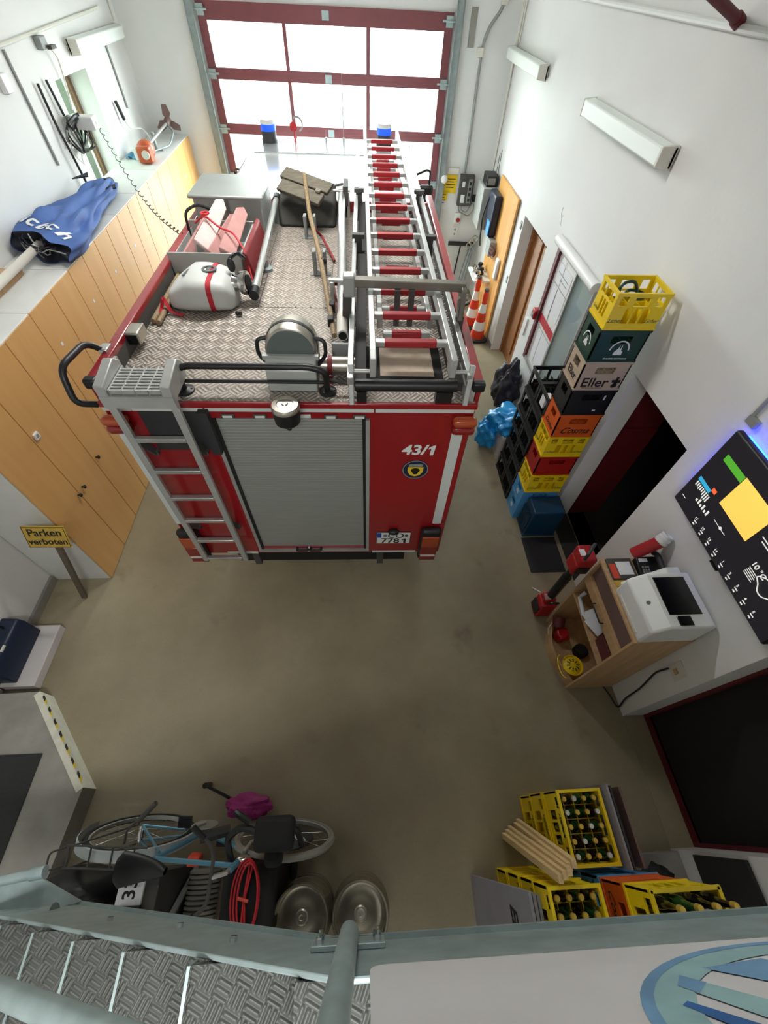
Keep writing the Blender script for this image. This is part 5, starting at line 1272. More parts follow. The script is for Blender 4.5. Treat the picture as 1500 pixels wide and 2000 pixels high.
t = crate('drinks_crate', 'black drinks crate in the tall stack between the beige and orange crates', 'grip', 'blcrate', W_, D_, SH, STK)
b = B(); b.bx(.12, .135, -D_/2-.002, -D_/2, .17, .22); b.bx(.07, .10, -D_/2-.002, -D_/2, .045, .06); b.ob('sticker', 'paper', t); put(t, 4)
t = crate('drinks_crate', 'orange drinks crate with dark script in the middle of the tall stack', 'grip', 'ocrate', W_, D_, SH, STK)
face_txt(t, 'Cosma', .105, 'ink', .08, 0, shear=.5, bold=.008); side_txt(t, 'Cosma', .07, 'ink', .07, 0, shear=.5, bold=.01); put(t, 3)
t = crate('drinks_crate', 'red drinks crate in the tall stack between two yellow crates', 'grip', 'rcrate', W_, D_, SH, STK); put(t, 1)
for k, lb_ in ((0, 'light blue drinks crate on the floor under the tall mixed stack'), (1, 'light blue drinks crate directly below the bottom yellow crate of the tall stack')):
    if k == 0:
        lbc = crate('drinks_crate', lb_, 'grip', 'bcrate', W_, D_, .26, STK)
        b = B(); b.lathe([(.035, 0), (.035, .001)], (-W_/2, 0, .09), (-1, 0, 0), n=20); b.ob('print_disc', 'inkw', lbc)
        lbc.location = (cxm, cym, 0)
    else: dup(lbc, (cxm, cym, .2605), 0, lb_)
# bits in the top crate
b = B(); b.tube(fillet([(cxm-.08, cym+.04, 2.60), (cxm-.10, cym+.06, 2.76), (cxm+.02, cym+.08, 2.78), (cxm+.08, cym+.05, 2.66)], .07), .012); b.tube(arc((cxm+.03, cym+.02), .07, 0, 5.5, 16, 'xy', 2.70), .012)
solo(b, 'garden_hose', 'green', 'short dark green hose curled inside the top yellow crate', 'hose', (cxm, cym, 2.6))
# two columns of black crates behind
bc = crate('drinks_crate', 'x', 'big', 'blcrate', .40, .30, .262, 'black crates in the two columns')
n_ = ['bottom', 'second from the floor', 'third from the floor', 'fourth from the floor', 'fifth from the floor', 'topmost']
for c_, (yy, cl) in enumerate(((3.55, 'nearer column'), (3.865, 'farther column'))):
    for k in range(6):
        lb_ = 'black crate, %s in the %s of black crates' % (n_[k], cl)
        xx = 2.13+.012*((k*7+c_*3) % 3-1)
        if c_ == 0 and k == 0: bc.location = (xx, yy, 0); bc['label'] = lb_
        else: dup(bc, (xx, yy, .2625*k), 0, lb_)
b = B(); b.bx(1.945, 2.03, 3.5, 3.6, 1.40, 1.52); solo(b, 'paper_scrap', 'paper', 'white paper scrap in the top crate of the nearer black column', 'paper', (2.0, 3.55, 1.40))
b = B(); b.bx(2.05, 2.2, 3.80, 3.9, 1.34, 1.36); solo(b, 'paper_scrap', 'paper', 'white paper scrap in the top crate of the farther black column', 'paper', (2.1, 3.85, 1.34))
# dark blue bin
at(); t = thing('storage_bin', 'dark blue ribbed plastic bin standing upside down in front of the tall stack', 'bin', (2.2, 2.92, 0))
b = B(); 
def tap(x, y, z): k = 1-.05*z/.46; return (2.19+(x)*k, 2.925+(y)*k, z)
V_ = [[b.v(tap(x, y, z)) for x, y in ((-.2, -.135), (.2, -.135), (.2, .135), (-.2, .135))] for z in (0, .46)]
OFF[0] = Vector((2.2, 2.92, 0))
b.f(V_[0][::-1]); b.f(V_[1])
for i in range(4): b.f([V_[0][i], V_[0][(i+1) % 4], V_[1][(i+1) % 4], V_[1][i]])
b.ob('bin_body', 'dbcrate', t, bev=.02, seg=3)
b = B()
for k in range(9): b.bx(1.978, 1.99, 2.82+.025*k, 2.832+.025*k, .04, .36)
b.ob('rib', 'dbcrate', t)
b = B(); b.bx(1.985, 2.395, 2.785, 3.065, .0, .03); b.ob('rim', 'dbcrate', t, bev=.008); at()
# white board, blue bag, black bag
b = B(); b.bx(1.93, 2.36, 4.12, 4.15, 0, .40); b.bx(1.93, 1.96, 4.15, 4.55, 0, .40); b.bx(2.33, 2.36, 4.15, 4.55, 0, .4); b.bx(1.96, 2.33, 4.52, 4.55, 0, .4); b.bx(1.96, 2.33, 4.15, 4.52, 0, .02); solo(b, 'white_box', 'panel', 'open white box on the floor beyond the black crate columns', 'box', (2.14, 4.3, 0))
def blob(b, c, r, sc, seed, amp, n=28, m=18, zmin=0.0):
    rr = random.Random(seed); ph = [rr.uniform(0, 6.28) for _ in range(8)]
    def fn(u, v):
        a, t_ = 2*PI*u, PI*v
        d = Vector((math.sin(t_)*math.cos(a), math.sin(t_)*math.sin(a), math.cos(t_)))
        k = 1 + amp*(math.sin(4*d.x+ph[0])*math.sin(5*d.y+ph[1]) + .6*math.sin(9*d.z+ph[2])*math.sin(7*d.x+ph[3]) + .4*math.sin(15*d.y+ph[4]+6*d.z))
        p = Vector(c) + Vector((d.x*sc[0], d.y*sc[1], d.z*sc[2]))*r*k
        return (p.x, p.y, max(zmin, p.z))
    b.grid(fn, n, m, True)
b = B(); blob(b, (2.08, 4.42, .44), .27, (1.0, 1.0, .62), 3, .22, 44, 30, zmin=.03); blob(b, (1.83, 4.46, .20), .2, (.75, .95, 1.0), 8, .24, 40, 26, zmin=.0)
solo(b, 'plastic_bag', 'blueBag', 'crumpled bright blue plastic bag spilling out of the white box', 'bag', (2.0, 4.4, 0), ang=80)
b = B(); blob(b, (2.24, 5.30, .36), .28, (.6, .85, 1.35), 5, .24, 44, 30, zmin=.0)
solo(b, 'rubbish_sack', 'blackBag', 'black sack leaning against the right wall below the notice board', 'sack', (2.24, 5.3, 0), ang=80)
# ------------------------------------------------------------------ shelf cabinet with printer
X0, X1, Y0_, Y1_, CH = 1.985, 2.445, .97, 1.68, 1.30
t = WT('shelf_cabinet', 'light wood shelf cabinet with open front at the right wall, carrying the printer', 'cabinet', (2.2, 1.32, 0))
for y in (Y0_, Y1_-.019):
    b = B(); b.bx(X0, X1, y, y+.019, 0, CH-.02); b.ob('side_panel', 'cabwood2', t, bev=.002)
b = B(); b.bx(X0-.004, X1, Y0_-.004, Y1_+.004, CH-.022, CH); b.ob('top_panel', 'cabwood2', t, bev=.002)
b = B(); b.bx(X1-.008, X1, Y0_+.019, Y1_-.019, .0, CH-.022); b.ob('back_panel', 'cabwood2', t)
for z in (1.055, .70):
    b = B(); b.bx(X0+.01, X1-.01, Y0_+.019, Y1_-.019, z-.011, z+.011); b.ob('shelf', 'cabwood2', t)
b = B(); b.bx(X0+.004, X0+.02, Y0_+.02, Y1_-.02, .955, 1.05); dr = b.ob('drawer', 'cabwood2', t, bev=.002)
b = B(); b.tube(fillet([(X0+.004, 1.24, 1.0), (X0-.025, 1.24, 1.0), (X0-.025, 1.42, 1.0), (X0+.004, 1.42, 1.0)], .015), .006); b.ob('handle', 'black', dr)
b = B(); b.bx(X0+.03, X1-.01, Y0_+.02, Y1_-.02, 1.067, 1.27); b.ob('slot_shade_fill', 'propbrown', t)  # block in the open top slot, its shade put into the colour
P_ = [(X0+.02, Y0_+.019)] + [(X0+.02-.11*math.sin(PI*i/12), Y0_+.019+(Y1_-Y0_-.038)*i/12) for i in range(1, 12)] + [(X0+.02, Y1_-.019), (X1-.01, Y1_-.019), (X1-.01, Y0_+.019)]
b = B(); b.prism(P_, 'z', .05, .07); b.ob('bottom_shelf', 'cabwood2', t)
Q_ = [P_[i] for i in range(13)]
b = B(); b.prism(Q_ + [(x+.014, y) for x, y in Q_[::-1]], 'z', .0, .16); b.ob('curved_rail', 'cabwood2', t); at()
t = WT('printer', 'white printer with dark glossy lid panel and small display on the shelf cabinet', 'printer', (2.22, 1.2, CH))
b = B(); b.prism([(2.0, CH), (2.43, CH), (2.43, CH+.27), (2.10, CH+.27), (2.0, CH+.19)], 'y', .965, 1.40); b.ob('printer_body', 'white', t, bev=.018, seg=3)
b = B(); b.bx(2.13, 2.37, 1.065, 1.36, CH+.268, CH+.274); b.ob('lid_panel', 'screen', t, bev=.003)
pn = Vector((-.507, 0, .862)); 
b = B(); b.bx(2.17, 2.27, .985, 1.055, CH+.268, CH+.279); b.ob('display', 'screen', t, bev=.004)
b = B(); b.bx(1.994, 2.003, 1.03, 1.33, CH+.02, CH+.05); b.ob('paper_slot', 'offwhite', t, bev=.004)
b = B(); b.lathe([(.014, 0), (.014, .002), (0, .002)], (2.05, 1.18, CH+.231), (-.62, 0, .78), n=20); b.ob('badge', 'print', t)
b = B(); b.prism([(2.05, CH+.0), (2.40, CH), (2.40, CH+.24), (2.30, CH+.24)], 'y', 1.40, 1.46); b.ob('rear_tray', 'white', t, bev=.006); at()
t = WT('desk_phone', 'black desk telephone on the shelf cabinet behind the printer', 'telephone', (2.33, 1.58, CH))
b = B(); b.prism([(1.48, CH), (1.66, CH), (1.66, CH+.07), (1.48, CH+.03)], 'x', 2.24, 2.43); b.ob('phone_base', 'black', t, bev=.01)
b = B(); b.tube(fillet([(2.39, 1.47, CH+.07), (2.39, 1.5, CH+.10), (2.39, 1.64, CH+.12), (2.39, 1.68, CH+.09)], .03), .022, 10); b.ob('handset', 'charcoal', t)
b = B()
for i in range(3):
    for j in range(4): b.box((2.27+.022*i, 1.50+.022*j, CH+.042+.0048*j), (.014, .014, .006), (.22, 0, 0))
b.ob('keypad', 'grey', t)
b = B(); b.box((2.29, 1.625, CH+.066), (.07, .03, .005), (.22, 0, 0)); b.ob('display', 'paper', t); at()
t = WT('clipboard', 'clear clipboard with white sheet on the shelf cabinet', 'clipboard', (2.12, 1.58, CH))
b = B(); b.bx(2.015, 2.225, 1.485, 1.675, CH, CH+.02); b.ob('tray', 'dgrey', t, bev=.004)
b = B(); b.bx(2.08, 2.20, 1.52, 1.64, CH+.02, CH+.024); b.ob('sheet', 'paper', t)
b = B(); b.bx(2.02, 2.07, 1.49, 1.62, CH+.02, CH+.023); b.ob('leaflet', 'coral', t); at()
b = B(); b.bx(2.02, 2.2, 1.425, 1.475, CH, CH+.012); solo(b, 'leaflet', 'signyellow', 'yellow and white leaflet on the shelf cabinet beside the printer', 'leaflet', (2.1, 1.45, CH))
t = WT('poster_tube', 'red tube with white screw cap leaning against the right wall behind the phone', 'tube', (2.28, 1.72, CH))
b = B(); b.tube([(2.25, 1.70, CH+.045), (2.375, 1.70, CH+.22)], .05, 20); b.ob('tube_body', 'toolred', t)
b = B(); b.lathe([(.048, 0), (.054, .01), (.054, .025), (.047, .03), (.052, .04), (.052, .055), (.046, .06), (.05, .07), (.05, .085), (.04, .087), (.036, .03), (.0, .03)], (2.373, 1.699, CH+.215), (.105, .045, .175), n=24); b.ob('screw_neck', 'white', t); at()
# contents of the shelf cabinet
t = WT('hand_lamp', 'red hand lamp with dark head in the bottom shelf of the cabinet', 'lamp', (2.05, 1.50, .07))
b = B(); b.lathe([(.06, 0), (.06, .13), (.05, .14), (0, .14)], (2.03, 1.46, .07)); b.bx(1.99, 2.09, 1.40, 1.52, .14, .2); b.ob('lamp_body', 'toolred', t, bev=.01)
b = B(); b.tube([(2.0, 1.53, .2), (2.02, 1.61, .24)], .06, 16); b.ob('lamp_head', 'maroon', t)
b = B(); b.tube(fillet([(1.96, 1.58, .2), (1.92, 1.54, .12), (1.93, 1.48, .08), (1.97, 1.5, .1)], .03), .004, 6); b.ob('cord', 'paper', t); at()
t = WT('yellow_strainer', 'yellow slotted basket strainer in the bottom shelf of the cabinet', 'strainer', (2.03, 1.12, .07))
b = B(); b.lathe([(.05, 0), (.07, .08), (.095, .14), (.10, .15), (.092, .15), (.085, .135), (.05, .155), (0, .16)], (2.02, 1.13, .07)); bs = b.ob('basket', 'yellow', t)
b = B()
for k in range(10):
    a = 2*PI*k/10; b.beam((2.02+.03*math.cos(a), 1.13+.03*math.sin(a), .229), (2.02+.062*math.cos(a), 1.13+.062*math.sin(a), .2205), .008, .006)
b.ob('slot', 'ink', bs)
b = B(); b.tube([(1.93+.03*math.cos(a), 1.13+.11*math.sin(a), .2+.03*math.cos(a)) for a in [PI*.5+PI*i/14 for i in range(15)]], .005, 6); b.ob('bail', 'yellow', t); at()
b = B(); b.lathe([(.07, 0), (.07, .06), (.05, .09), (0, .09)], (2.2, 1.3, .07)); solo(b, 'dark_canister', 'ink', 'dark round canister at the back of the cabinet bottom shelf', 'canister', (2.2, 1.3, .07))
b = B(); b.box((2.09, 1.36, .755), (.16, .22, .012), (0, -.25, .3)); b.box((2.07, 1.32, .775), (.14, .16, .004), (.1, -.3, .5)); solo(b, 'paper_stack', 'paper', 'white and grey papers on the middle shelf of the cabinet', 'papers', (2.1, 1.35, .712), bev=.002)
b = B(); b.bx(2.03, 2.3, 1.0, 1.2, .712, .86); solo(b, 'storage_box', 'maroon', 'dark red box on the middle shelf of the cabinet beside the papers', 'box', (2.15, 1.1, .712), bev=.012)
b = B(); b.tube([(2.0, 1.42, .73), (2.02, 1.60, .74), (2.06, 1.62, .8)], .018, 10); solo(b, 'paper_roll', 'paper', 'white paper roll on the middle shelf of the cabinet, left of the papers', 'paper roll', (2.02, 1.5, .712))
# tower light
t = WT('tower_light', 'red and black cordless tower light standing beside the shelf cabinet', 'work light', (1.93, 1.78, 0))
b = B(); b.bx(1.86, 2.03, 1.72, 1.88, 0, .28); b.bx(1.88, 2.0, 1.75, 1.86, .28, .36); b.ob('base', 'toolred', t, bev=.02)
b = B(); b.bx(1.845, 1.87, 1.73, 1.87, .06, .2); b.ob('trim', 'black', t, bev=.006)
b = B(); b.tube(fillet([(1.9, 1.72, .34), (1.9, 1.69, .42), (1.98, 1.69, .42), (1.98, 1.72, .34)], .03), .012); b.ob('trim', 'black', t, bev=.006)
b = B(); b.bx(1.87, 1.93, 1.75, 1.82, .36, .385); b.ob('battery', 'pink', t, bev=.006)
b = B(); b.tube([(1.94, 1.80, .3), (1.945, 1.80, .78)], .045, 16); b.tube([(1.945, 1.80, .78), (1.945, 1.80, .98)], .034, 16); b.ob('mast', 'black', t)
b = B(); b.bx(1.87, 2.03, 1.72, 1.87, .96, 1.12); b.ob('lamp_head', 'toolred', t, bev=.02)
b = B(); b.bx(1.88, 2.02, 1.71, 1.88, 1.10, 1.22); b.ob('head_cap', 'toolred', t, bev=.02)
b = B(); b.bx(1.89, 2.0, 1.705, 1.712, 1.0, 1.09); b.ob('lamp_lens', 'black', t)
b = B(); b.tube(fillet([(1.90, 1.73, 1.22), (1.90, 1.73, 1.30), (2.0, 1.84, 1.30), (2.0, 1.84, 1.22)], .03), .014); b.bx(1.93, 1.97, 1.78, 1.82, 1.2, 1.215); b.ob('handle', 'charcoal', t)
b = B(); b.bx(1.88, 1.93, 1.765, 1.83, 1.219, 1.223); b.ob('label', 'paper', t)
b = B(); b.tube([(1.86, 1.86, .33), (1.80, 1.93, .30)], .005, 6); b.ob('cable_end', 'paper', t); at()
# socket and cable
t = RT2('wall_socket', 'cream socket on the right wall below the printer with a black cable plugged in', 'socket', .86, .98)
b = B(); rbx(b, .78, .90, .90, 1.06, 0, .012); b.ob('plate', 'offwhite', t, bev=.004)
b = B(); rbx(b, .82, .86, .95, .99, .012, .02); b.ob('outlet', 'cabwood2', t); at()
b = B(); b.tube(fillet([RW(.88, .92, .03), RW(.90, .75, .02), RW(.84, .45, .02), RW(.82, .18, .02), RW(.76, .01, .03), (2.40, .90, .01), (2.36, .98, .01)], .06), .008, 8); solo(b, 'power_cable', 'black', 'black cable running from the cream socket down the wall to the cabinet foot', 'cable', RW(.86, .9, .02))
# ------------------------------------------------------------------ screen on the wall
t = RT2('wall_screen', 'large black display showing an information page, mounted on the right wall', 'display', 1.33, 2.2, .05)
XS = W0 + WS*1.31                                           # the display hangs flat, its own plane
def sbx(b, y0, y1, z0, z1, o0, o1): return b.bx(XS-o1, XS-o0, y0, y1, z0, z1)
def SW(y, z, off=0.0): return (XS-off, y, z)
SY0_, SY1_, SZ0, SZ1, SO = .74, 1.885, 1.865, 2.53, .10
b = B(); sbx(b, SY0_, SY1_, SZ0, SZ1, .05, SO); b.ob('frame', 'black', t, bev=.016, seg=3)
b = B(); sbx(b, SY0_+.012, SY1_-.012, SZ0+.015, SZ1-.012, SO, SO+.0015); scn = b.ob('panel', 'panelglow', t)
b = B(); sbx(b, 1.15, 1.5, 2.05, 2.35, 0, .05); b.ob('wall_bracket', 'dgrey', t)
b = B(); sbx(b, 1.25, 1.33, SZ0-.012, SZ0, .07, .1); b.ob('sensor', 'black', t)
def scr(nm, m, y0, y1, z0, z1, d=.001): 
    b = B(); sbx(b, y0, y1, z0, z1, SO+.0015, SO+.0015+d); return b.ob(nm, m, scn)
scr('green_bar', 'scrgreen', 1.60, 1.80, 2.345, 2.395)
scr('yellow_field', 'scryellow', 1.29, 1.595, 2.155, 2.40)
scr('cyan_tab', 'scrcyan', 1.70, 1.835, 2.125, 2.155); scr('coral_tab', 'scrcoral', 1.66, 1.70, 2.185, 2.155)
def stx(s_, size, y, z, m='scrwhite', **k): text(s_, size, m, scn, SW(y, z, SO+.0035), (0, -1, 0), (0, 0, 1), 'screen_text', **k)
rr = random.Random(4)
b = B()
for k in range(9):
    L_ = .03+.03*rr.random(); yy = 1.82-.018*k
    sbx(b, yy-.005, yy+.004, 2.118-L_, 2.118, SO+.0015, SO+.0025)
for k in range(6): sbx(b, 1.72-.026*k, 1.735-.026*k, 2.015, 2.035+.02*(k % 2), SO+.0015, SO+.0025)
sbx(b, 1.80, 1.84, 1.95, 1.954, SO+.0015, SO+.0025)
sbx(b, 1.40, 1.53, 2.055, 2.059, SO+.0015, SO+.0025)
for k in range(8): sbx(b, 1.02, 1.25-.02*(k % 3), 2.395-.022*k, 2.402-.022*k, SO+.0015, SO+.0025)
for k in range(5): sbx(b, 1.07+.01*(k % 2), 1.15, 2.035+.013*k, 2.040+.013*k, SO+.0015, SO+.0025)
b.ob('screen_print', 'scrwhite', scn)
stx('10 °C', .05, 1.10, 2.125, bold=.02)
for k in range(9):
    yy = 1.62-.088*k; stx('%d' % (11+k if k < 4 else k-3), .028, yy, 1.945-.0, bold=.02)
    b = B(); sbx(b, yy-.025, yy+.005, 1.918, 1.926, SO+.0015, SO+.0025); sbx(b, yy-.02, yy, 1.895, 1.905, SO+.0015, SO+.0025); b.ob('screen_print', 'scrwhite', scn)
b = B(); b.lathe([(.011, 0), (.011, .002), (0, .002)], SW(1.455, 2.06, SO+.0015), (-1, 0, 0), n=16); b.ob('screen_print', 'scrwhite', scn)
P_ = [SW(.99+.075*math.cos(a)*(1+.15*math.cos(4*a)), 2.10+.05*math.sin(a)*(1+.2*math.sin(3*a)), SO+.004) for a in [2*PI*i/28 for i in range(28)]]
b = B(); b.tube(P_, .0035, 6, closed=True); b.ob('cloud_symbol', 'scrwhite', scn)
b = B(); sbx(b, SY1_-.035, SY1_-.02, SZ0+.06, SZ1-.05, .02, .035); sbx(b, SY1_-.30, SY1_-.04, SZ1-.03, SZ1-.018, .02, .035); b.ob('light_strip', 'led', t)
at()
b = B(); rbx(b, 1.86, 1.94, 2.55, 2.60, 0, .03); b.tube([RW(1.93, 2.58, .015), RW(1.93, 3.9, .015)], .012, 8); solo(b, 'cable_duct', 'grey', 'grey cable duct rising on the right wall above the display corner', 'cable duct', RW(1.9, 2.6))
# ------------------------------------------------------------------ things under the landing
# bicycle leaning towards the stair
at(); bike = thing('bicycle', 'leaning bicycle with pale-rimmed rear wheel and light blue frame beside the concrete landing', 'bicycle', (-1.66, .10, 0), 0, None, (.30, 0, -.07))
def wheel(x, tm, rim, nm='wheel', sp=14):
    b = B(); b.lathe([(.335, -.022), (.358, -.018), (.368, 0), (.358, .018), (.335, .022), (.325, 0), (.335, -.022)], (x, 0, .368), (0, 1, 0), n=48); w = b.ob(nm, tm, bike)
    b = B(); b.lathe([(.318, -.012), (.332, -.014), (.332, .014), (.318, .012), (.318, -.012)], (x, 0, .368), (0, 1, 0), n=48); b.ob('rim', rim, w)
    b = B(); b.cyl((x, -.05, .368), (x, .05, .368), .022, n=12)
    for k in range(sp):
        a = 2*PI*k/sp; s_ = .03*(1 if k % 2 else -1); b.tube([(x+.02*math.cos(a+.5), s_, .368+.02*math.sin(a+.5)), (x+.32*math.cos(a), 0, .368+.32*math.sin(a))], .0022, 5)
    b.ob('spokes', 'chrome', w); return w
rw = wheel(0, 'tire', 'alu')
fw_ = wheel(1.06, 'hose', 'alu')
b = B(); b.lathe([(.03, -.02), (.2, -.012), (.21, 0), (.2, .012), (.03, .02)], (1.06, 0, .368), (0, 1, 0), n=40); b.ob('wheel_disc', 'charcoal', fw_)
b = B()
for k in range(4): b.beam((1.06+.05+.03*k, .02, .33+.03*k), (1.06+.10+.02*k, .016, .45), .012, .006)
b.ob('wheel_print', 'label', fw_)
b = B()
P_ = [(.393*math.cos(a), .368+.393*math.sin(a)) for a in [-.2+PI*1.15*i/24 for i in range(25)]]
V_ = [[b.v((x, y, z)) for y in (-.035, 0, .035)] for x, z in P_]
V2 = [[b.v((x*1.02, y, .368+(z-.368)*1.02)) for y in (-.03, 0, .03)] for x, z in P_]
for i in range(24):
    for j in range(2): b.f([V_[i][j], V_[i][j+1], V_[i+1][j+1], V_[i+1][j]]); b.f([V2[i][j], V2[i+1][j], V2[i+1][j+1], V2[i][j+1]])
    b.f([V_[i][0], V_[i+1][0], V2[i+1][0], V2[i][0]]); b.f([V_[i][2], V2[i][2], V2[i+1][2], V_[i+1][2]])
b.ob('mudguard', 'tirewhite', bike)
b = B(); bbp, st, hd0, hd1 = (.44, 0, .30), (.28, 0, .80), (.86, 0, .62), (.82, 0, .88)
b.tube([bbp, st], .016); b.tube([(.29, 0, .76), (.83, 0, .82)], .015); b.tube([bbp, hd0], .019); b.tube([hd0, hd1], .02)
for s_ in (-.05, .05): b.tube([(0, s_, .368), (.3, s_*.4, .72)], .009); b.tube([(0, s_, .368), bbp], .009)
b.ob('frame', 'bikeblue', bike)
b = B()
for s_ in (-.055, .055): b.tube([(.85, s_*.5, .70), (.87, s_, .62), (1.06, s_, .368)], .012)
b.tube([(.84, 0, .7), (.81, 0, .92), (.74, 0, .98)], .014); b.ob('fork', 'alu', bike)
b = B(); b.tube(fillet([(.60, -.24, .97), (.74, -.14, .98), (.74, .14, .98), (.60, .24, .97)], .06), .012); hb = b.ob('handlebar', 'dgrey', bike)
for s_ in (-1, 1):
    b = B(); b.tube([(.67, s_*.19, .975), (.585, s_*.25, .97)], .018); b.ob('grip', 'black', hb)
b = B(); b.grid(lambda u, v: (.14+.30*v, (.085*(1-v)**.7+.018)*math.cos(2*PI*u)*(1 if v > .05 else .6), .92+.03*math.sin(2*PI*u)-.025*math.sin(PI*v)), 20, 12, True); b.tube([(.28, 0, .79), (.265, 0, .9)], .013); b.ob('saddle', 'black', bike)
b = B()
for s_ in (-.06, .06): b.tube([(-.28, s_, .77), (.24, s_, .77)], .006); b.tube([(-.24, s_, .77), (-.02, s_, .38)], .006)
for k in range(4): b.tube([(-.26+.14*k, -.06, .77), (-.26+.14*k, .06, .77)], .006)
b.tube(fillet([(-.28, -.05, .77), (-.33, -.05, .85), (-.33, .05, .85), (-.28, .05, .77)], .03), .006); b.ob('luggage_rack', 'dgrey', bike)
b = B(); b.lathe([(.09, -.004), (.09, .004), (.0, .004)], (.44, .045, .30), (0, 1, 0)); b.tube([(.44, .06, .30), (.34, .06, .44)], .01); b.tube([(.44, -.06, .30), (.54, -.06, .16)], .01); cw = b.ob('crank', 'alu', bike)
b = B(); b.bx(.29, .38, .07, .14, .43, .455); b.ob('pedal', 'black', cw)
b = B(); b.bx(.50, .59, -.14, -.07, .145, .17); b.ob('pedal', 'black', cw)
b = B(); b.tube([(.10, .09, .80), (.10, .16, .80), (.2, .26, .82)], .008); b.tube([(.17, .22, .815), (.27, .33, .83)], .016); b.ob('lever', 'dgrey', bike)
b = B(); b.tube([(.52, .07, .62), (.70, .10, .55)], .036); b.ob('bottle', 'charcoal', bike)
b = B(); b.box((.86, -.02, .74), (.09, .09, .09)); b.ob('lamp', 'chrome', bike, bev=.02)
b = B(); b.box((.50, -.06, .60), (.08, .06, .08)); b.ob('reflector', 'coral', bike, bev=.01)
b = B(); blob(b, (-.96, .13, .12), .13, (1.4, .7, .8), 2, .12); solo(b, 'cloth_bundle', 'magenta', 'small magenta cloth bundle on the floor behind the bicycle frame', 'bundle', (-.96, .13, 0))
b = B(); b.tube([(-1.33, .30, .02), (-1.30, .28, .24)], .022); b.tube([(-1.30, .28, .20), (-1.14, .2, .1), (-1.06, .16, .02)], .012); solo(b, 'pump_handle', 'black', 'short black upright foot pump on the floor behind the bicycle', 'foot pump', (-1.31, .28, 0))
# black bag, numbered box, ribbed hose
b = B(); blob(b, (-1.98, -.33, .34), .27, (1.05, .60, 1.2), 11, .06, zmin=.0); solo(b, 'saddle_bag', 'black', 'big black bag on the floor between concrete landing and numbered box', 'bag', (-1.98, -.33, 0), ang=80)
t = WT('numbered_box', 'tall brown box with white lid strip numbered 33 and a black strap', 'box', (-1.56, -.32, 0))
b = B(); b.bx(-1.60, -1.36, -.62, -.22, 0, .62); b.ob('box_body', 'dgrey', t, bev=.006)
b = B(); b.bx(-1.605, -1.445, -.63, -.20, .62, .64); b.ob('lid', 'paper', t, bev=.003)
b = B(); b.bx(-1.608, -1.443, -.40, -.375, .61, .646); b.ob('strap', 'black', t)
text('33', .11, 'ink', t, (-1.525, -.295, .6405), (0, 1, 0), (-1, 0, 0), bold=.02); at()
b = B()
for i in range(18):
    y = -.75+.028*i
    b.lathe([(.10, 0), (.115, .006), (.115, .02), (.10, .028)], (-1.22, y, .117), (0, 1, 0), n=24)
solo(b, 'ribbed_hose', 'hose', 'fat grey ribbed hose lying on the floor beside the numbered box', 'hose', (-1.22, -.5, 0))
b = B(); b.beam((-1.33, -.25, .01), (-1.34, -.62, .6), .035, .02); solo(b, 'metal_strip', 'grey', 'thin pale metal strip leaning between numbered box and ribbed hose', 'strip', (-1.33, -.3, 0))
# black cart
t = WT('golf_trolley', 'black bulky trolley with loop handles standing in front of the bicycle wheel', 'trolley', (-.72, -.35, 0))
b = B(); b.prism([(-.62, .05), (-.20, .05), (-.16, .55), (-.20, .76), (-.60, .70)], 'x', -.93, -.60); b.ob('trolley_body', 'rubber', t, bev=.05, seg=3)
b = B(); b.bx(-.72, -.47, -.14, .05, .82, .93); b.bx(-.66, -.55, -.22, -.1, .72, .85); b.ob('head', 'rubber', t, bev=.035, seg=3)
b = B(); b.tube(fillet([(-.88, -.2, .72), (-.92, -.06, .80), (-.82, .0, .86), (-.72, -.03, .86)], .06), .022); b.tube(fillet([(-.76, .02, .88), (-.83, .06, .90), (-.86, .08, .90)], .02), .02); b.ob('handle', 'black', t)
b = B(); b.tube(fillet([(-.66, -.15, .62), (-.60, -.02, .74), (-.47, -.02, .78), (-.45, -.12, .62)], .08), .02); b.ob('handle', 'black', t)
for x in (-.96, -.57):
    for y in (-.55, -.27):
        b = B(); b.lathe([(.07, -.02), (.085, 0), (.07, .02)], (x, y, .086), (1, 0, 0), n=24); b.ob('wheel', 'tire', t)
at()
t = WT('red_cable_coil', 'coil of thin red cable hung over the black trolley', 'cable coil', (-.77, -.35, .73))
for k in range(3):
    b = B(); b.tube([(-.765+(.085-.012*k)*math.cos(a)+.01*k, -.36+(.19-.01*k)*math.sin(a), .765+.012*k+.03*math.sin(a)) for a in [2*PI*i/28 for i in range(28)]], .006, 6, closed=True); b.ob('loop', 'redcord', t)
b = B(); b.tube([(-.75, -.18, .79), (-.765, -.36, .79), (-.77, -.54, .76)], .007, 6); b.tube([(-.73, -.19, .79), (-.76, -.36, .79), (-.745, -.54, .76)], .006, 6); b.ob('loop', 'redcord', t)
b = B(); b.tube([(-.80, -.355, .80), (-.735, -.372, .80)], .009, 8); b.ob('winder', 'coral', t); at()
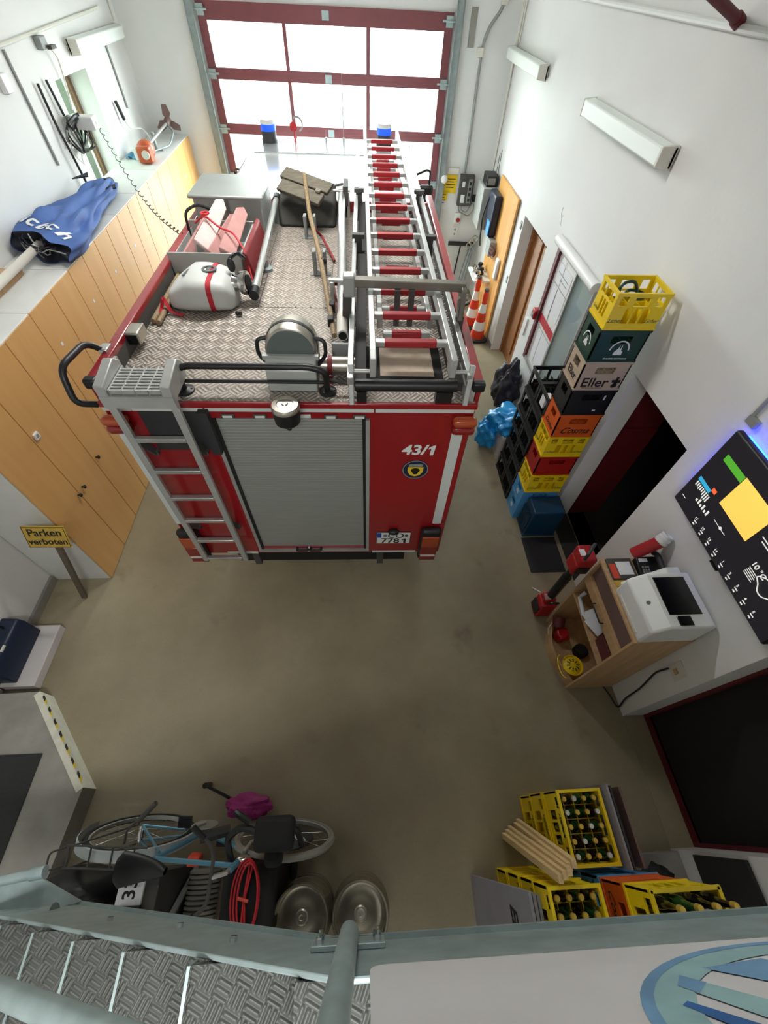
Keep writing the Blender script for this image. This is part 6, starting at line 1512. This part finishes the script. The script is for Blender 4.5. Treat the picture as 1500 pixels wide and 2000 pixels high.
# kegs
def keg(label, x, y):
    at((x, y, 0)); t = thing('beer_keg', label, 'keg', (x, y, 0), 0, 'steel kegs under the stair landing')
    b = B(); b.lathe([(.15, .03), (.18, .05), (.19, .12), (.19, .20), (.196, .21), (.19, .22), (.19, .36), (.196, .37), (.19, .38), (.19, .47), (.178, .50), (.164, .50), (.155, .475), (.13, .468), (.08, .478), (.0, .485)], (x, y, 0), n=40); b.ob('keg_body', 'keg', t)
    b = B(); b.lathe([(.165, .50), (.178, .50), (.183, .585), (.178, .60), (.168, .60), (.163, .585), (.163, .50)], (x, y, 0), n=40); b.ob('rim', 'keg', t)
    b = B(); b.lathe([(.165, .06), (.18, .06), (.185, .01), (.18, 0), (.168, .0), (.165, .01)], (x, y, 0), n=40); b.ob('rim', 'keg', t)
    b = B(); b.lathe([(.042, .475), (.042, .50), (.034, .505), (.03, .52), (.016, .52), (.013, .505), (0, .503)], (x, y, 0)); b.ob('valve', 'steel', t)
    at(); return t
keg('steel beer keg behind the stair post, the right one of two', -.055, -.50)
keg('steel beer keg left of the stair post, next to the black trolley', -.44, -.50)
# ---- crate stacks at the lower right
def bottles(x0, y0, z, nx, ny, px, py, kind, label, group, h=.255, skip=(), proto=None):
    for i in range(nx):
        for j in range(ny):
            if (i, j) in skip: continue
            k = kind(i, j); key = (k, h)
            loc = (x0+px*i, y0+py*j, z)
            if key not in PROTO:
                at(); g_, c_ = k; s_ = h/.255
                t = thing('beer_bottle', label, 'bottle', loc, 0, group)
                b = B(); b.lathe([(.0, 0), (.03, .001), (.033, .008), (.033, .14*s_), (.030, .16*s_), (.016, .195*s_), (.0135, .235*s_), (.015, .238*s_), (.015, .248*s_)], (0, 0, 0), n=14); b.ob('glass', g_, t)
                b = B(); b.lathe([(.0165, .237*s_), (.0165, .249*s_), (.014, .255*s_), (0, .256*s_)], (0, 0, 0), n=14); b.ob('cap', c_, t)
                PROTO[key] = t
            else: dup(PROTO[key], loc, 0, label, group)
PROTO = {}
def yc(w, d, label, group, m='yellow', kind='open', h=.283):
    return crate('drinks_crate', label, kind, m, w, d, h, group, cells=(4, 5), inner=True)
GA_ = 'crates in the stack beside the battens'
a_ = yc(.30, .41, 'yellow bottle crate, topmost of the stack behind the battens, full of green bottles', GA_); a_.location = (1.465, -.10, .566)
at(); text('Licher', .05, 'inkg', a_, (-.1505, .02, .235), (0, -1, 0), (0, 0, 1), shear=.4)
dup(a_, (1.455, -.10, .283), 0, 'yellow bottle crate, middle of the stack behind the battens', skip=('dividers',)); dup(a_, (1.465, -.105, 0), 0, 'yellow bottle crate, bottom of the stack behind the battens', skip=('dividers',))
bottles(1.465-.105, -.10-.156, .566+.013, 4, 5, .07, .078, lambda i, j: (('bottleg', 'bottleb')[(i*3+j*2) % 5 < 2], ('capgold', 'capsilver')[(i+j*2) % 3 == 0]), 'capped bottle standing in the topmost yellow crate behind the battens', 'bottles in the crate behind the battens')
GB_ = 'crates in the stack at the stair edge'
b_ = yc(.30, .41, 'yellow bottle crate, topmost of the stack at the stair edge, under the batten ends', GB_); b_.location = (1.17, -.565, .849)
for k, lb_ in ((2, 'yellow bottle crate, second from the top in the stack at the stair edge'), (1, 'yellow bottle crate, third from the top in the stack at the stair edge'), (0, 'yellow bottle crate at the floor in the stack at the stair edge')):
    dup(b_, (1.17+.006*(k-1), -.565, .283*k), 0, lb_, skip=('dividers',))
bottles(1.17-.105, -.565-.156, .849+.013, 4, 5, .07, .078, lambda i, j: (('bottleb', 'bottleg')[(i*2+j*3) % 5 < 2], 'capgold'), 'gold-capped bottle standing in the yellow crate at the stair edge', 'bottles in the crate at the stair edge')
GC_ = 'crates in the orange and yellow stack at the stair edge'
cc = (1.63, -.51)
o_ = crate('drinks_crate', 'orange drinks crate under the yellow crate of tall bottles at the stair edge', 'grip', 'ocrate', .37, .30, .283, GC_, cells=(4, 5), inner=False); o_.location = (*cc, .869)
text('Cosma', .08, 'ink', o_, (-.1858, .0, .09), (0, -1, 0), (0, 0, 1), shear=.5)
bl_ = crate('drinks_crate', 'blue drinks crate below the orange crate at the stair edge', 'grip', 'bcrate', .38, .31, .29, GC_, cells=(4, 5), inner=False); bl_.location = (*cc, .579)
dup(bl_, (*cc, .2895), 0, 'blue drinks crate second from the floor in the stack of the orange crate'); dup(bl_, (*cc, 0), 0, 'blue drinks crate at the floor in the stack of the orange crate')
c_ = yc(.37, .30, 'yellow crate of tall dark bottles at the stair edge, on top of the orange crate', GC_); c_.location = (*cc, 1.153)
bottles(cc[0]-.135, cc[1]-.095, 1.153+.013, 4, 3, .09, .095, lambda i, j: ('bottlek' if (i+j) % 3 else 'bottleg', 'capgold'), 'tall dark bottle standing in the yellow crate on the orange crate', 'tall bottles in the yellow crate', h=.42)
t = WT('lying_bottle', 'dark bottle with a pale label tilted on top of the tall bottles', 'bottle', (1.60, -.53, 1.58))
b = B(); b.lathe([(0, 0), (.036, .002), (.038, .01), (.038, .2), (.03, .23), (.015, .27), (.014, .33), (0, .33)], (1.50, -.52, 1.56), (.93, -.2, .3), n=18); b.ob('glass', 'bottlek', t)
b = B(); b.lathe([(.0386, .05), (.0386, .14)], (1.50, -.52, 1.56), (.93, -.2, .3), n=18); b.ob('label', 'label', t); at()
# battens
bl = ['spruce batten leaning on the yellow crates, lowest and foremost of the five', 'spruce batten leaning on the yellow crates, second from the front', 'spruce batten leaning on the yellow crates, middle one of five', 'spruce batten leaning on the yellow crates, second from the back', 'spruce batten leaning on the yellow crates, rearmost of the five']
for k in range(5):
    p0 = (1.115+.030*k+(.02 if k > 2 else 0), -.155+.022*k, .005); p1 = (1.08+.022*k, -.318+.016*k, 1.20+.02*(k % 3))
    b = B(); b.beam(p0, p1, .042, .03, up=(1, 0, .1)); solo(b, 'wooden_batten', 'batten', bl[k], 'batten', p0, 0, 'spruce battens beside the crates', bev=.002)
# grey boards leaning left of the stack
for k, lb_ in enumerate(('grey printed board leaning on the yellow crates at the stair edge, the outermost', 'grey board leaning on the yellow crates at the stair edge, the middle one', 'grey board leaning on the yellow crates at the stair edge, the innermost')):
    b = B(); d = .03*k
    q0, q1 = (.80+d, 0.0), (1.0-.03*(2-k)-.0, .99-.02*k)
    b.prism([(q0[0], q0[1]), (q0[0]+.018, q0[1]), (q1[0]+.018, q1[1]), (q1[0], q1[1])], 'y', -1.05, -.385-.012*k)
    o = solo(b, 'leaning_board', 'fadedboard' if k < 2 else 'grey', lb_, 'board', (q0[0], -.7, 0), 0, 'grey boards leaning at the stair edge')
    if k == 0:
        nx_ = Vector((-.985, 0, .17)); up_ = Vector((.14/.99, 0, .99)).normalized()
        pm = Vector((q0[0] + (q1[0]-q0[0])*.74 - .003, -.53, .99*.74)) - Vector((q0[0], -.7, 0))
        text('Ea', .13, 'ink', o, pm, (0, -1, 0), up_, bold=.02, shear=.3)
# boards right of stack A
for k, (x, m_, lb_) in enumerate(((1.645, 'fadedboard', 'thin grey board standing on edge against the right side of the bottle crates'), (1.665, 'charcoal', 'thin dark board standing on edge between two grey boards by the bottle crates'), (1.75, 'propbrown', 'thin brownish board leaning outermost at the right of the bottle crates'))):
    b = B(); b.prism([(x+.03*k, 0), (x+.03*k+.014, 0), (x+.010*k+.014-.02*(k == 2), .90-.02*k), (x+.010*k-.02*(k == 2), .90-.02*k)], 'y', -.33, .13-.01*k); solo(b, 'leaning_board', m_, lb_, 'board', (x, -.1, 0), 0, 'thin boards at the bottle crates')
b = B(); blob(b, (2.18, -.48, .2), .1, (1, 1, 1), 6, .2, zmin=.1); solo(b, 'cloth_bundle', 'rubber', 'small dark bundle on the low concrete step', 'bundle', (2.18, -.48, .1))
# floor seam
b = B(); b.bx(1.7, 2.44, 4.0, 4.006, 0, .001); fj = b.ob('trim_4', 'base'); struct(fj)
# ------------------------------------------------------------------ light and camera
w = bpy.data.worlds.new('sky'); SC.world = w; w.use_nodes = True
bg = w.node_tree.nodes['Background']; bg.inputs[0].default_value = (.93, .97, 1.0, 1); bg.inputs[1].default_value = SKY
def portal(name, loc, rot, sx, sy):
    l = bpy.data.lights.new(name, 'AREA'); l.shape = 'RECTANGLE'; l.size = sx; l.size_y = sy; l.cycles.is_portal = True
    o = bpy.data.objects.new(name, l); COL.objects.link(o); o.location = loc; o.rotation_euler = rot; return o
portal('gate_daylight_portal', GP(1.84, 1.88, -.24), (-PI/2, 0, GA), 3.75, 3.75)
portal('window_daylight_portal', (LX-.36, 7.49, 2.6), (0, -PI/2, 0), 1.2, .9)
def area(name, loc, rot, sx, sy, p, col=(1, 1, 1)):
    l = bpy.data.lights.new(name, 'AREA'); l.shape = 'RECTANGLE'; l.size = sx; l.size_y = sy; l.energy = p; l.color = col
    o = bpy.data.objects.new(name, l); COL.objects.link(o); o.location = loc; o.rotation_euler = rot; return o
area('added_fill_light', (-.3, -1.2, 4.93), (0, 0, 0), 1.5, .25, FILL, (1, .985, .96))  # unseen fill light, added to brighten the rear of the hall
area('added_fill_light', (-.6, 4.2, 4.93), (0, 0, 0), 1.5, .25, FILL2, (1, .985, .96))  # second unseen fill, added to lift the gate wall
cam = bpy.data.cameras.new('camera'); co = bpy.data.objects.new('camera', cam); COL.objects.link(co); SC.camera = co
cam.sensor_fit = 'VERTICAL'; cam.sensor_height = 36; cam.sensor_width = 27; cam.lens = 803.6017/2000*36
cam.shift_x = 1.8119/2000; cam.shift_y = 21.5759/2000; cam.clip_start = .02; cam.clip_end = 300
r_ = Vector((.99855633, -.04379524, .03110041)); u_ = Vector((.01736934, .81115499, .58457325)); f_ = Vector((.05082878, .58318912, -.81074465))
mt = Matrix((r_, u_, -f_)).transposed().to_4x4(); mt.translation = Vector((0, 0, 4.2086)); co.matrix_world = mt
vs = SC.view_settings; vs.view_transform = 'Standard'; vs.look = 'None'; vs.gamma = 1; vs.use_curve_mapping = False; vs.exposure = EXPO
SC.cycles.use_denoising = True
SC.cycles.max_bounces = 10; SC.cycles.diffuse_bounces = 6; SC.cycles.transparent_max_bounces = 12
SC.cycles.sample_clamp_indirect = 8; SC.cycles.caustics_reflective = False; SC.cycles.caustics_refractive = False
